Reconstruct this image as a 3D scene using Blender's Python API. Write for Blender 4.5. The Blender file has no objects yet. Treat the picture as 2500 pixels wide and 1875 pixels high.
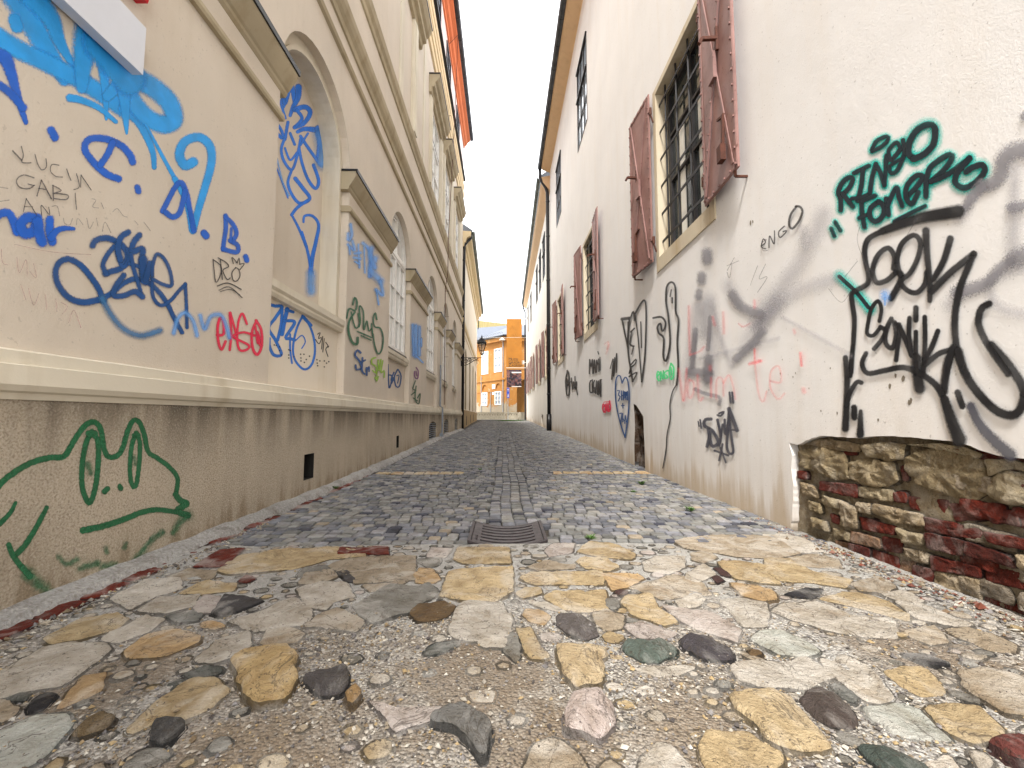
import bpy, bmesh, math, random
import numpy as np
from mathutils import Vector, Matrix, noise
from mathutils.geometry import tessellate_polygon
R = math.radians
random.seed(7); rng = np.random.default_rng(7)
S = 0.85            # one drafting unit (eye height of the photographer) in metres
sc = bpy.context.scene
col = sc.collection

# ------------------------------------------------------------------ camera
F = 1050.0; TH = math.atan(80.5/F)
PSI = math.atan(21/F/(math.cos(TH)+math.sin(TH)*80.5/F))
cam = bpy.data.cameras.new('camera'); co = bpy.data.objects.new('camera', cam); col.objects.link(co)
cam.sensor_width = 36; cam.lens = 36*F/2500; cam.clip_start = .02; cam.clip_end = 600
co.location = (0, 0, S); co.rotation_euler = (R(90)+TH, 0, -PSI)
sc.camera = co

# ------------------------------------------------------------------ sky and sun
w = bpy.data.worlds.new('World'); sc.world = w; w.use_nodes = True
nt = w.node_tree; nt.nodes.clear()
N = nt.nodes.new; Lk = nt.links.new
out = N('ShaderNodeOutputWorld'); bg = N('ShaderNodeBackground'); sky = N('ShaderNodeTexSky')
sky.sky_type = 'NISHITA'; sky.sun_disc = False; sky.sun_elevation = R(55); sky.sun_rotation = R(200)
tc = N('ShaderNodeTexCoord'); no = N('ShaderNodeTexNoise'); no.inputs['Scale'].default_value = 2.2; no.inputs['Detail'].default_value = 5
rp = N('ShaderNodeValToRGB'); rp.color_ramp.elements[0].position = .34; rp.color_ramp.elements[0].color = (7.4, 7.6, 7.9, 1)
rp.color_ramp.elements[1].position = .62; rp.color_ramp.elements[1].color = (9.2, 9.2, 9.2, 1)
mx = N('ShaderNodeMix'); mx.data_type = 'RGBA'; mx.inputs[0].default_value = .94
Lk(tc.outputs['Generated'], no.inputs['Vector']); Lk(no.outputs['Fac'], rp.inputs['Fac'])
Lk(sky.outputs[0], mx.inputs[6]); Lk(rp.outputs[0], mx.inputs[7]); Lk(mx.outputs[2], bg.inputs['Color'])
bg.inputs['Strength'].default_value = .105
Lk(bg.outputs[0], out.inputs[0])
sl = bpy.data.lights.new('sun', 'SUN'); so = bpy.data.objects.new('sun', sl); col.objects.link(so)
sl.energy = 1.5; sl.angle = R(10); sl.color = (1, .96, .9)
so.rotation_euler = (R(35), 0, R(-20))
sc.view_settings.view_transform = 'Standard'; sc.view_settings.look = 'None'
sc.view_settings.exposure = 2.05; sc.view_settings.gamma = 1
sc.cycles.transparent_max_bounces = 48
sc.cycles.max_bounces = 9; sc.cycles.diffuse_bounces = 7

# ------------------------------------------------------------------ helpers
def ray(u, v):
    cx = (u-1250)/F; cy = (937.5-v)/F
    f = math.cos(TH)-math.sin(TH)*cy; up = math.sin(TH)+math.cos(TH)*cy
    return Vector((cx*math.cos(PSI)+f*math.sin(PSI), -cx*math.sin(PSI)+f*math.cos(PSI), up))
EYE = Vector((0, 0, 1))
def hit(u, v, p, n):
    """point (drafting units) where the sight line of a photo pixel meets the plane p,n"""
    r = ray(u, v); return EYE + r*((Vector(p)-EYE).dot(n)/r.dot(n))
def onX(u, v, x): return hit(u, v, (x, 0, 0), Vector((1, 0, 0)))
def onY(u, v, y): return hit(u, v, (0, y, 0), Vector((0, 1, 0)))
def onZ(u, v, z=0): return hit(u, v, (0, 0, z), Vector((0, 0, 1)))
PR = [(-20, 1.0), (6, 1.0), (8, .965), (10, .93), (13.5, .85), (17, .78), (26, .72), (36, .5), (47, .36), (52, .25), (90, .25)]
def gz(y):
    for (a, ha), (b, hb) in zip(PR, PR[1:]):
        if y <= b:
            t = (y-a)/(b-a); return 1-(ha+(hb-ha)*t)
    return .75
def dish(x, y):
    d = max(0, 1-abs(x-.04)/.7); return -.03*d*d*(3-2*d)

class MB:
    def __init__(s): s.v = []; s.f = []; s.c = []; s.uv = {}; s.cur = None
    def add(s, vs, fs):
        b = len(s.v); s.v += [tuple(q) for q in vs]
        for f in fs:
            s.f.append([b+i for i in f]); s.c.append(s.cur)
        return b
    def box(s, x0, x1, y0, y1, z0, z1):
        s.add([(x0,y0,z0),(x1,y0,z0),(x1,y1,z0),(x0,y1,z0),(x0,y0,z1),(x1,y0,z1),(x1,y1,z1),(x0,y1,z1)],
              [(0,3,2,1),(4,5,6,7),(0,1,5,4),(1,2,6,5),(2,3,7,6),(3,0,4,7)]); return s
    def obox(s, c, ax, ay, az, hx, hy, hz):
        c = Vector(c); ax, ay, az = [Vector(q).normalized() for q in (ax, ay, az)]
        vs = [c+ax*hx*i+ay*hy*j+az*hz*k for k in (-1, 1) for (i, j) in ((-1,-1),(1,-1),(1,1),(-1,1))]
        s.add(vs, [(0,3,2,1),(4,5,6,7),(0,1,5,4),(1,2,6,5),(2,3,7,6),(3,0,4,7)]); return s
    def bar(s, a, b, w, h=None, up=(0,0,1)):
        a = Vector(a); b = Vector(b); d = b-a; h = h or w
        ax = d.cross(Vector(up))
        if ax.length < 1e-6: ax = d.cross(Vector((1,0,0)))
        ax.normalize(); az = ax.cross(d).normalized()
        s.obox((a+b)/2, ax, d, az, w/2, d.length/2, h/2); return s
    def prof(s, pts, y0, y1, y2=None, y3=None):
        """profile (x,z) extruded along y, closed with end caps"""
        n = len(pts)
        s.add([(x, y0, z) for x, z in pts]+[(x, y1, z) for x, z in pts],
              [(i, (i+1) % n, n+(i+1) % n, n+i) for i in range(n)]+[tuple(range(n))[::-1], tuple(range(n, 2*n))]); return s
    def sweep(s, a, b, pts):
        """profile (out,z) swept between two points a,b; out is to the left-hand normal of a->b"""
        a = Vector(a); b = Vector(b); d = (b-a); d.z = 0; d.normalize(); nn = Vector((-d.y, d.x, 0)); n = len(pts)
        s.add([a+nn*o+Vector((0,0,z)) for o, z in pts]+[b+nn*o+Vector((0,0,z)) for o, z in pts],
              [(i, (i+1) % n, n+(i+1) % n, n+i) for i in range(n)]+[tuple(range(n))[::-1], tuple(range(n, 2*n))]); return s
    def tube(s, path, r, k=10, r2=None):
        path = [Vector(p) for p in path]; n = len(path); vs = []; up = None
        for i, p in enumerate(path):
            t = (path[min(i+1, n-1)]-path[max(i-1, 0)]).normalized()
            if up is None: up = Vector((0,0,1)) if abs(t.z) < .9 else Vector((1,0,0))
            a = t.cross(up).normalized(); b = t.cross(a).normalized(); up = b.cross(t)*-1 if False else up
            rr = r if r2 is None else r+(r2-r)*i/(n-1)
            vs += [p+(a*math.cos(2*math.pi*j/k)+b*math.sin(2*math.pi*j/k))*rr for j in range(k)]
        fs = [(i*k+j, i*k+(j+1) % k, (i+1)*k+(j+1) % k, (i+1)*k+j) for i in range(n-1) for j in range(k)]
        fs += [tuple(range(k)), tuple(range((n-1)*k, n*k))[::-1]]
        s.add(vs, fs); return s
    def lathe(s, c, prof, k=12):
        c = Vector(c); n = len(prof)
        vs = [c+Vector((r*math.cos(2*math.pi*j/k), r*math.sin(2*math.pi*j/k), z)) for r, z in prof for j in range(k)]
        s.add(vs, [(i*k+j, i*k+(j+1) % k, (i+1)*k+(j+1) % k, (i+1)*k+j) for i in range(n-1) for j in range(k)]+[tuple(range(k))[::-1], tuple(range((n-1)*k, n*k))]); return s
    def sheet(s, loops, to3):
        """flat polygon with holes; loops are 2D lists, to3 maps 2D to 3D"""
        tri = tessellate_polygon([[Vector((a, b, 0)) for a, b in l] for l in loops])
        flat = [p for l in loops for p in l]
        s.add([to3(a, b) for a, b in flat], [tuple(t) for t in tri]); return s
    def wall(s, loop, to3, to3b):
        """side walls of a loop between two layers"""
        n = len(loop)
        s.add([to3(*p) for p in loop]+[to3b(*p) for p in loop], [(i, (i+1) % n, n+(i+1) % n, n+i) for i in range(n)]); return s
    def slab(s, loops, to3, to3b, back=True):
        s.sheet(loops, to3)
        if back: s.sheet(loops, to3b)
        for l in loops: s.wall(l, to3, to3b)
        return s
    def build(s, name, m, parent=None, label=None, smooth=False, sub=False):
        me = bpy.data.meshes.new(name)
        me.from_pydata([(x*S, y*S, z*S) for x, y, z in s.v], [], s.f)
        if any(c is not None for c in s.c):
            ca = me.color_attributes.new('Col', 'FLOAT_COLOR', 'CORNER')
            lt = np.array([len(f) for f in s.f]); cc = np.array([(c or (1,1,1)) for c in s.c], dtype=np.float32)
            cc = np.repeat(np.hstack([cc, np.ones((len(cc), 1), np.float32)]), lt, axis=0)
            ca.data.foreach_set('color', cc.ravel())
        if s.uv:
            ul = me.uv_layers.new(name='UVMap')
            arr = np.zeros((len(s.v), 2), np.float32)
            for k, q in s.uv.items(): arr[k] = q
            li = np.zeros(len(me.loops), np.int32); me.loops.foreach_get('vertex_index', li)
            ul.data.foreach_set('uv', arr[li].ravel())
        if smooth: me.polygons.foreach_set('use_smooth', [True]*len(me.polygons))
        me.materials.append(m)
        if not s.uv:
            bm = bmesh.new(); bm.from_mesh(me); bmesh.ops.recalc_face_normals(bm, faces=bm.faces); bm.to_mesh(me); bm.free()
        o = bpy.data.objects.new(name, me); col.objects.link(o)
        if parent is not None:
            o.parent = parent
            wl = Vector((0,0,0)); q = parent
            while q is not None: wl += q.location; q = q.parent
            o.location = -wl
        if label: o['label'] = label
        return o
def tag(o, label=None, cat=None, group=None, kind=None):
    if label: o['label'] = label
    if cat: o['category'] = cat
    if group: o['group'] = group
    if kind: o['kind'] = kind
    return o
def thing(name, loc, label, cat, group=None):
    o = bpy.data.objects.new(name, None); col.objects.link(o); o.location = Vector(loc)*S; o.empty_display_size = .2
    return tag(o, label, cat, group)
def recentre(o, loc):
    """move a top-level mesh's origin to loc (units)"""
    l = Vector(loc)*S; o.data.transform(Matrix.Translation(-l)); o.location = l

# ------------------------------------------------------------------ materials
def srgb(r, g, b): return tuple(((c/255)/12.92 if c/255 <= .04045 else ((c/255+.055)/1.055)**2.4) for c in (r, g, b))
def mat(name):
    m = bpy.data.materials.new(name); m.use_nodes = True; t = m.node_tree
    return m, t, t.nodes['Principled BSDF']
def nd(t, typ, **kw):
    n = t.nodes.new(typ)
    for k, v in kw.items():
        if k in n.inputs: n.inputs[k].default_value = v
        else: setattr(n, k, v)
    return n
def noise_node(t, vec, scale, detail=4, rough=.55, dist=0):
    n = nd(t, 'ShaderNodeTexNoise', Scale=scale, Detail=detail, Roughness=rough, Distortion=dist); t.links.new(vec, n.inputs['Vector']); return n.outputs['Fac']
def ramp(t, fac, stops):
    n = t.nodes.new('ShaderNodeValToRGB'); e = n.color_ramp.elements
    while len(e) < len(stops): e.new(.5)
    for q, (p, c) in zip(e, stops):
        q.position = p; q.color = (c, c, c, 1) if isinstance(c, (int, float)) else (*c, 1)
    t.links.new(fac, n.inputs['Fac']); return n.outputs['Color']
def mixc(t, fac, a, b, mode='MIX'):
    n = t.nodes.new('ShaderNodeMix'); n.data_type = 'RGBA'; n.blend_type = mode
    for i, x in ((0, fac), (6, a), (7, b)):
        if hasattr(x, 'links'): t.links.new(x, n.inputs[i])
        elif isinstance(x, (int, float)): n.inputs[i].default_value = x if i == 0 else (x, x, x, 1)
        else: n.inputs[i].default_value = (*x, 1)
    return n.outputs[2]
def mth(t, op, a, b=0.0, clamp=False):
    n = t.nodes.new('ShaderNodeMath'); n.operation = op; n.use_clamp = clamp
    for i, x in ((0, a), (1, b)):
        if hasattr(x, 'links'): t.links.new(x, n.inputs[i])
        else: n.inputs[i].default_value = x
    return n.outputs[0]
def bump(t, bsdf, h, strength, dist):
    n = t.nodes.new('ShaderNodeBump'); n.inputs['Strength'].default_value = strength; n.inputs['Distance'].default_value = dist
    t.links.new(h, n.inputs['Height']); t.links.new(n.outputs[0], bsdf.inputs['Normal']); return n
def plaster(name, base, stain, grain=60, gs=.35, gd=.004, stain_amt=.5, damp=None, drips=0, patch=.25, damp_top=1.1, fleck=0):
    """painted plaster: faint cloudy tone, stains, vertical runs, rough grain, damp foot"""
    m, t, b = mat(name); tcn = t.nodes.new('ShaderNodeTexCoord'); v = tcn.outputs['Object']
    c = mixc(t, ramp(t, noise_node(t, v, .9, 5), [(.3, 0.0), (.75, 1.0)]), base, [x*(1-patch) for x in base])
    mp = t.nodes.new('ShaderNodeMapping'); mp.inputs['Scale'].default_value = (3, 3, .28); t.links.new(v, mp.inputs['Vector'])
    run = ramp(t, noise_node(t, mp.outputs[0], 1.5, 5, .6), [(.5, 0.0), (.75, 1.0)])
    c = mixc(t, mth(t, 'MULTIPLY', run, stain_amt), c, stain)
    sp = ramp(t, noise_node(t, v, 7, 6, .65), [(.62, 0.0), (.74, 1.0)])
    c = mixc(t, mth(t, 'MULTIPLY', sp, stain_amt*.55), c, stain)
    ckn = noise_node(t, v, 1.3, 6, .62, .5); cm = ramp(t, noise_node(t, v, .45, 2), [(.5, 0.0), (.6, 1.0)])
    c = mixc(t, mth(t, 'MULTIPLY', mth(t, 'MULTIPLY', ramp(t, ckn, [(.4965, 0.0), (.4985, 1.0), (.5005, 0.0)]), cm), .45), c, stain)
    if drips:
        sep = t.nodes.new('ShaderNodeSeparateXYZ'); t.links.new(v, sep.inputs[0])
        mp2 = t.nodes.new('ShaderNodeMapping'); mp2.inputs['Scale'].default_value = (2.4, 2.4, .3); t.links.new(v, mp2.inputs['Vector'])
        dr = ramp(t, noise_node(t, mp2.outputs[0], 1.6, 4, .6), [(.36, 0.0), (.6, 1.0)])
        zz = mth(t, 'POWER', mth(t, 'MULTIPLY', mth(t, 'SUBTRACT', sep.outputs[2], drips-.55), 1.85, True), 1.6)
        c = mixc(t, mth(t, 'MULTIPLY', mth(t, 'MULTIPLY', dr, zz), .8), c, (.05, .042, .03))
    if damp:
        sep = t.nodes.new('ShaderNodeSeparateXYZ'); t.links.new(v, sep.inputs[0])
        gy = mth(t, 'MULTIPLY', mth(t, 'SUBTRACT', sep.outputs[1], 6.), .0115, True)
        zz = mth(t, 'SUBTRACT', sep.outputs[2], mth(t, 'MULTIPLY', gy, 1.3))
        zz = mth(t, 'ADD', zz, mth(t, 'MULTIPLY', mth(t, 'SUBTRACT', noise_node(t, mp.outputs[0], 2.2, 5, .6), .5), -1.1))
        g = ramp(t, mth(t, 'DIVIDE', zz, damp_top), [(-.0, 1.0), (.10, .85), (.22, .4), (.6, .10), (1.0, 0.0)])
        c = mixc(t, mth(t, 'MULTIPLY', g, .85), c, damp)
    if fleck:
        fl = ramp(t, noise_node(t, v, 42, 2, .5), [(.69, 0.0), (.72, 1.0)]); c = mixc(t, mth(t, 'MULTIPLY', fl, fleck), c, (.1, .08, .06))
    t.links.new(c, b.inputs['Base Color']); b.inputs['Roughness'].default_value = .9; b.inputs['Specular IOR Level'].default_value = .25
    gn = noise_node(t, v, grain, 4, .7)
    if gs > .8: c = mixc(t, mth(t, 'MULTIPLY', ramp(t, gn, [(.36, 1.0), (.5, 0.0)]), .5), c, (.16, .12, .08)); c = mixc(t, mth(t, 'MULTIPLY', ramp(t, gn, [(.54, 0.0), (.68, 1.0)]), .4), c, (.75, .68, .58)); t.links.new(c, b.inputs['Base Color'])
    h = mth(t, 'ADD', gn, mth(t, 'MULTIPLY', noise_node(t, v, 6, 3), 1.6 if gs < .8 else .6))
    bump(t, b, h, gs, gd)
    return m
def simple(name, c, rough=.6, metal=0, var=.15, sc_=8, bs=.1, bd=.003, spec=.4):
    m, t, b = mat(name); v = t.nodes.new('ShaderNodeTexCoord').outputs['Object']
    n = noise_node(t, v, sc_, 5, .6)
    t.links.new(mixc(t, ramp(t, n, [(.3, 0.0), (.7, 1.0)]), [x*(1-var) for x in c], [min(1, x*(1+var)) for x in c]), b.inputs['Base Color'])
    b.inputs['Roughness'].default_value = rough; b.inputs['Metallic'].default_value = metal; b.inputs['Specular IOR Level'].default_value = spec
    bump(t, b, noise_node(t, v, sc_*5, 3), bs, bd); return m
M = {}
M['left'] = plaster('tan wall plaster', (.655, .575, .475), (.50, .41, .30), 75, .6, .004, .26, patch=.14, fleck=.2)
M['cream'] = plaster('cream moulding paint', (.70, .635, .51), (.42, .34, .22), 60, .3, .003, .5, patch=.2)
M['trim'] = plaster('weathered ochre moulding', (.46, .385, .26), (.24, .18, .09), 40, .3, .003, .6, patch=.3)
M['plinth'] = plaster('roughcast plinth render', (.60, .51, .39), (.38, .29, .18), 95, 1.0, .012, .2, damp=(.27, .205, .13), drips=.95, patch=.3, damp_top=.5)
M['right'] = plaster('off white wall plaster', (.815, .80, .785), (.72, .65, .56), 90, .4, .004, .26, damp=(.42, .32, .21), patch=.09, damp_top=1.35, fleck=.3)
M['rightfar'] = plaster('white wall plaster', (.86, .84, .79), (.62, .52, .4), 60, .2, .003, .3, damp=(.45, .34, .22), patch=.08, damp_top=1.2)
M['surround'] = plaster('cream window surround', (.64, .56, .42), (.36, .24, .1), 40, .3, .003, .6, patch=.2)
M['eave'] = plaster('peach eave paint', (.72, .5, .3), (.5, .33, .2), 20, .1, .002, .4, patch=.1)
M['orange'] = plaster('orange eave paint', (.72, .22, .09), (.45, .14, .07), 20, .1, .002, .5, patch=.15)
M['pinkwall'] = plaster('pale pink plaster', (.72, .63, .6), (.6, .5, .45), 20, .1, .002, .3, patch=.08)
M['b2'] = plaster('pale cream wall', (.78, .70, .58), (.6, .48, .3), 40, .2, .003, .3, patch=.1)
M['b2trim'] = plaster('yellowish cornice', (.72, .58, .36), (.55, .4, .2), 30, .2, .003, .4, patch=.1)
M['b2plinth'] = plaster('ochre plinth', (.42, .3, .16), (.25, .17, .09), 50, .6, .01, .5, patch=.25)
M['flash'] = simple('dark metal flashing', (.02, .02, .022), .4, .3)
M['gutter'] = simple('zinc gutter', (.07, .075, .08), .4, .6, .4, 5)
M['guttergreen'] = simple('weathered green zinc gutter', (.13, .16, .15), .5, .4, .4, 5)
M['pipe'] = simple('black downpipe paint', (.012, .011, .012), .35, .1)
M['iron'] = simple('black iron', (.018, .018, .02), .5, .4, .3, 30)
M['white'] = simple('white window paint', (.8, .78, .74), .45, 0, .08, 15)
M['darkframe'] = simple('black window frame', (.03, .028, .03), .5)
M['greymetal'] = simple('grey conduit', (.3, .33, .37), .4, .3)
M['board'] = simple('grey white panel', (.62, .63, .67), .5, 0, .04, 4)
M['red'] = simple('red enamel', (.5, .01, .02), .4)
M['holeshade'] = simple('dark opening', (.012, .01, .008), .9)  # near-black colour stands in for the shade inside holes and pits
M['castiron'] = simple('rusty cast iron', (.055, .045, .046), .5, .5, .5, 25, .4, .004)
M['roof'] = simple('slate blue roof sheet', (.075, .09, .12), .5, .1, .12, 3)
M['palegable'] = plaster('pale yellow gable', (.27, .22, .1), (.6, .5, .3), 10, .1, .002, .3, patch=.05)
M['concrete'] = plaster('rough kerb mortar', (.46, .445, .42), (.13, .11, .09), 60, 1, .025, 1.0, patch=.5)
M['bollard'] = simple('cream stone', (.40, .36, .28), .9, 0, .2, 6)
M['tile'] = simple('roof tile', (.25, .1, .06), .8)
# dusty shutter iron
m, t, b = mat('brown shutter paint'); v = t.nodes.new('ShaderNodeTexCoord').outputs['Object']
c = mixc(t, ramp(t, noise_node(t, v, 3, 5), [(.3, 0.0), (.7, 1.0)]), (.19, .095, .082), (.30, .165, .145))
c = mixc(t, ramp(t, noise_node(t, v, 18, 6, .7), [(.58, 0.0), (.7, 1.0)]), c, (.11, .035, .02))
t.links.new(c, b.inputs['Base Color']); b.inputs['Roughness'].default_value = .55; bump(t, b, noise_node(t, v, 40, 4), .2, .003); M['shutter'] = m
M['rust'] = simple('rusty ironwork', (.09, .028, .015), .7, .2, .4, 30)
# glass
def glass(name, c, r=.06):
    m, t, b = mat(name); v = t.nodes.new('ShaderNodeTexCoord').outputs['Object']
    t.links.new(mixc(t, ramp(t, noise_node(t, v, 1.3, 3), [(.3, 0.0), (.7, 1.0)]), [x*.75 for x in c], c), b.inputs['Base Color'])
    b.inputs['Roughness'].default_value = r; b.inputs['Specular IOR Level'].default_value = .8
    bump(t, b, noise_node(t, v, 2.5, 2), .06, .01); return m
M['glasslight'] = glass('painted reflection pane and curtain', (.8, .8, .77))  # white sky reflection is painted into the pane colour; curtains share it
M['glassdark'] = glass('dark pane', (.05, .06, .06))
M['glassblue'] = glass('sky lit pane', (.42, .5, .6))
M['lampglass'] = glass('lamp glass', (.6, .57, .5), .2); M['lampglass'].node_tree.nodes['Principled BSDF'].inputs['Alpha'].default_value = .35
# yellow facade with eroded foot
m, t, b = mat('ochre facade with flaked foot'); v = t.nodes.new('ShaderNodeTexCoord').outputs['Object']
sep = t.nodes.new('ShaderNodeSeparateXYZ'); t.links.new(v, sep.inputs[0])
c = mixc(t, ramp(t, noise_node(t, v, .8, 6, .65), [(.3, 0.0), (.72, 1.0)]), (.31, .125, .02), (.38, .18, .045))
zz = mth(t, 'ADD', sep.outputs[2], mth(t, 'MULTIPLY', mth(t, 'SUBTRACT', noise_node(t, v, 1.1, 6, .7), .5), 3.2))
c = mixc(t, ramp(t, mth(t, 'MULTIPLY', zz, .1), [(.21, 1.0), (.225, 0.0)]), c, (.34, .28, .2))
c = mixc(t, ramp(t, noise_node(t, v, 1.7, 7, .72), [(.60, 0.0), (.63, .8)]), c, (.36, .26, .14))
t.links.new(c, b.inputs['Base Color']); b.inputs['Roughness'].default_value = .9; bump(t, b, noise_node(t, v, 6, 5), .5, .03); M['ochre'] = m
# coloured stone: colour comes from the stone, broken by veins, grime and pits
def stone(name, vein, pit, bs, bd, scl=1.0, spots=.7):
    m, t, b = mat(name); v = t.nodes.new('ShaderNodeTexCoord').outputs['Object']
    a = t.nodes.new('ShaderNodeVertexColor'); a.layer_name = 'Col'; c0 = a.outputs['Color']
    n1 = noise_node(t, v, 9*scl, 8, .65, .6)
    c = mixc(t, ramp(t, n1, [(.35, 0.0), (.65, 1.0)]), mixc(t, 1.0, c0, (.62, .58, .52), 'MULTIPLY'), c0)
    n2 = noise_node(t, v, 3.5*scl, 6, .6, 1.2)
    c = mixc(t, mth(t, 'MULTIPLY', ramp(t, n2, [(.47, 0.0), (.62, 1.0)]), vein), c, mixc(t, .65, c0, (.72, .68, .62)))
    ck = noise_node(t, v, 4.2*scl, 5, .6, .8); c = mixc(t, mth(t, 'MULTIPLY', ramp(t, ck, [(.484, 0.0), (.492, 1.0), (.5, 0.0)]), vein*1.2), c, (.07, .055, .04))
    n4 = noise_node(t, v, 5*scl, 7, .7, .4)
    c = mixc(t, mth(t, 'MULTIPLY', ramp(t, n4, [(.56, 0.0), (.72, 1.0)]), spots*.7), c, mixc(t, 1.0, c0, (.6, .5, .38), 'MULTIPLY'))
    n3 = noise_node(t, v, 85*scl, 3, .6)
    c = mixc(t, mth(t, 'MULTIPLY', ramp(t, n3, [(.64, 0.0), (.70, 1.0)]), pit), c, (.06, .05, .045))
    t.links.new(c, b.inputs['Base Color']); b.inputs['Roughness'].default_value = .8; b.inputs['Specular IOR Level'].default_value = .3
    h = mth(t, 'ADD', mth(t, 'MULTIPLY', n1, 2.0), mth(t, 'MULTIPLY', noise_node(t, v, 55*scl, 5, .7), 1.1)); bump(t, b, h, bs, bd); return m
M['flag'] = stone('flagstone', .6, .9, 1, .03, 1.0, 1.0)
M['cobble'] = stone('cobble granite', .06, .35, .7, .008, 1.6, .15)
M['brick'] = stone('old masonry', .34, .8, 1, .035, 1.7, .8)
M['pebble'] = stone('gravel', .1, .1, .3, .003, 3, .2)
# mortar and grit between the flagstones
m, t, b = mat('grey mortar and grit'); v = t.nodes.new('ShaderNodeTexCoord').outputs['Object']
c = mixc(t, ramp(t, noise_node(t, v, 2.2, 6, .6), [(.4, 0.0), (.62, 1.0)]), (.36, .345, .32), (.22, .18, .135))
vo = nd(t, 'ShaderNodeTexVoronoi', Scale=95.0); t.links.new(v, vo.inputs['Vector'])
hs = t.nodes.new('ShaderNodeSeparateColor'); t.links.new(vo.outputs['Color'], hs.inputs[0])
c = mixc(t, ramp(t, hs.outputs[0], [(.55, 0.0), (.9, .8)]), c, (.50, .47, .42))
c = mixc(t, ramp(t, hs.outputs[1], [(.6, 0.0), (.95, .75)]), c, (.10, .085, .07))
c = mixc(t, ramp(t, noise_node(t, v, 1.1, 5, .6), [(.56, 0.0), (.72, .65)]), c, (.15, .10, .055))
for (dx_, dy_, dr_) in ((-.12, 1.78, .42), (-.75, 1.25, .5), (.62, 1.42, .3), (-1.5, 1.75, .3), (1.75, 1.95, .35), (.1, 1.3, .35)):
    vm = t.nodes.new('ShaderNodeVectorMath'); vm.operation = 'DISTANCE'; vm.inputs[1].default_value = (dx_*S, dy_*S, 0); t.links.new(v, vm.inputs[0])
    dd = mth(t, 'ADD', mth(t, 'DIVIDE', vm.outputs['Value'], dr_*S), mth(t, 'MULTIPLY', mth(t, 'SUBTRACT', noise_node(t, v, 6, 5), .5), 1.2))
    c = mixc(t, mth(t, 'MULTIPLY', ramp(t, dd, [(.5, 1.0), (1.0, 0.0)]), .72), c, (.17, .125, .08))
sy = t.nodes.new('ShaderNodeSeparateXYZ'); t.links.new(v, sy.inputs[0])
up = mth(t, 'ADD', mth(t, 'MULTIPLY', mth(t, 'SUBTRACT', sy.outputs[1], 1.75), 1.6), mth(t, 'MULTIPLY', mth(t, 'SUBTRACT', noise_node(t, v, 3, 5), .5), 2.4))
c = mixc(t, ramp(t, up, [(0.2, 0.0), (.8, .75)]), c, mixc(t, noise_node(t, v, 25, 4), (.26, .25, .23), (.50, .49, .46)))
t.links.new(c, b.inputs['Base Color']); b.inputs['Roughness'].default_value = .95
bump(t, b, mth(t, 'ADD', mth(t, 'MULTIPLY', vo.outputs['Distance'], -1.2), noise_node(t, v, 30, 5, .7)), 1, .012); M['mortar'] = m
M['joint'] = simple('sandy joint', (.055, .046, .036), .95, 0, .6, 30, 1, .01)
M['asphalt'] = simple('pale square paving', (.5, .5, .48), .9)

# spray paint: across the stroke the UV runs -1..1, past its ends the other way
def paint(name, c, soft=.35, alpha=1.0, rag=.32, grain=130, bs=.4, bd=.004):
    m, t, b = mat(name); uv = t.nodes.new('ShaderNodeUVMap').outputs[0]; v = t.nodes.new('ShaderNodeTexCoord').outputs['Object']
    ln = t.nodes.new('ShaderNodeVectorMath'); ln.operation = 'LENGTH'; t.links.new(uv, ln.inputs[0])
    m['soft'] = min(soft, 1.0)
    d = mth(t, 'ADD', ln.outputs['Value'], mth(t, 'MULTIPLY', mth(t, 'SUBTRACT', noise_node(t, v, grain, 3, .6), .5), rag*2))
    a = mth(t, 'DIVIDE', mth(t, 'SUBTRACT', 1.0, d), soft, True)
    a = mth(t, 'MULTIPLY', a, ramp(t, noise_node(t, v, 5, 3), [(.2, alpha*.75), (.6, alpha)]))
    t.links.new(mixc(t, ramp(t, noise_node(t, v, 9, 3), [(.3, 0.0), (.7, 1.0)]), c, [min(1, x*1.25+.004) for x in c]), b.inputs['Base Color'])
    t.links.new(a, b.inputs['Alpha']); b.inputs['Roughness'].default_value = .6
    bump(t, b, noise_node(t, v, grain, 3, .6), bs, bd); return m
def P(s_): return [tuple(float(q) for q in p.split(',')) for p in s_.split()]
Z = dict(A1=(0,0,3.16), A2=(0,400,3.16), A3=(600,0,2.765), A4=(600,400,2.765), PL=(0,900,2.765), R2=(1250,500,2.552), R3=(1850,250,2.552),
         R4=(1800,850,2.37), B=(0,1275,2.765), C=(700,1275,2.765), D=(1400,1275,2.765), E=(1800,1275,2.766), W=(1560,280,5.53), G=(600,1000,1.843))
def px(zone, pts): ox, oy, s_ = Z[zone]; return [(ox+x/s_, oy+y/s_) for x, y in pts]
def catmull(pts, step):
    if len(pts) < 2: return pts
    out = []; q = [pts[0]]+list(pts)+[pts[-1]]
    for i in range(1, len(q)-2):
        p0, p1, p2, p3 = [np.array(a) for a in q[i-1:i+3]]
        n = max(1, int(np.linalg.norm(p2-p1)/step))
        for k in range(n):
            t = k/n; out.append(tuple(.5*((2*p1)+(-p0+p2)*t+(2*p0-5*p1+4*p2-p3)*t*t+(-p0+3*p1-3*p2+p3)*t**3)))
    out.append(tuple(q[-2])); return out
LAY = {}
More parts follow.
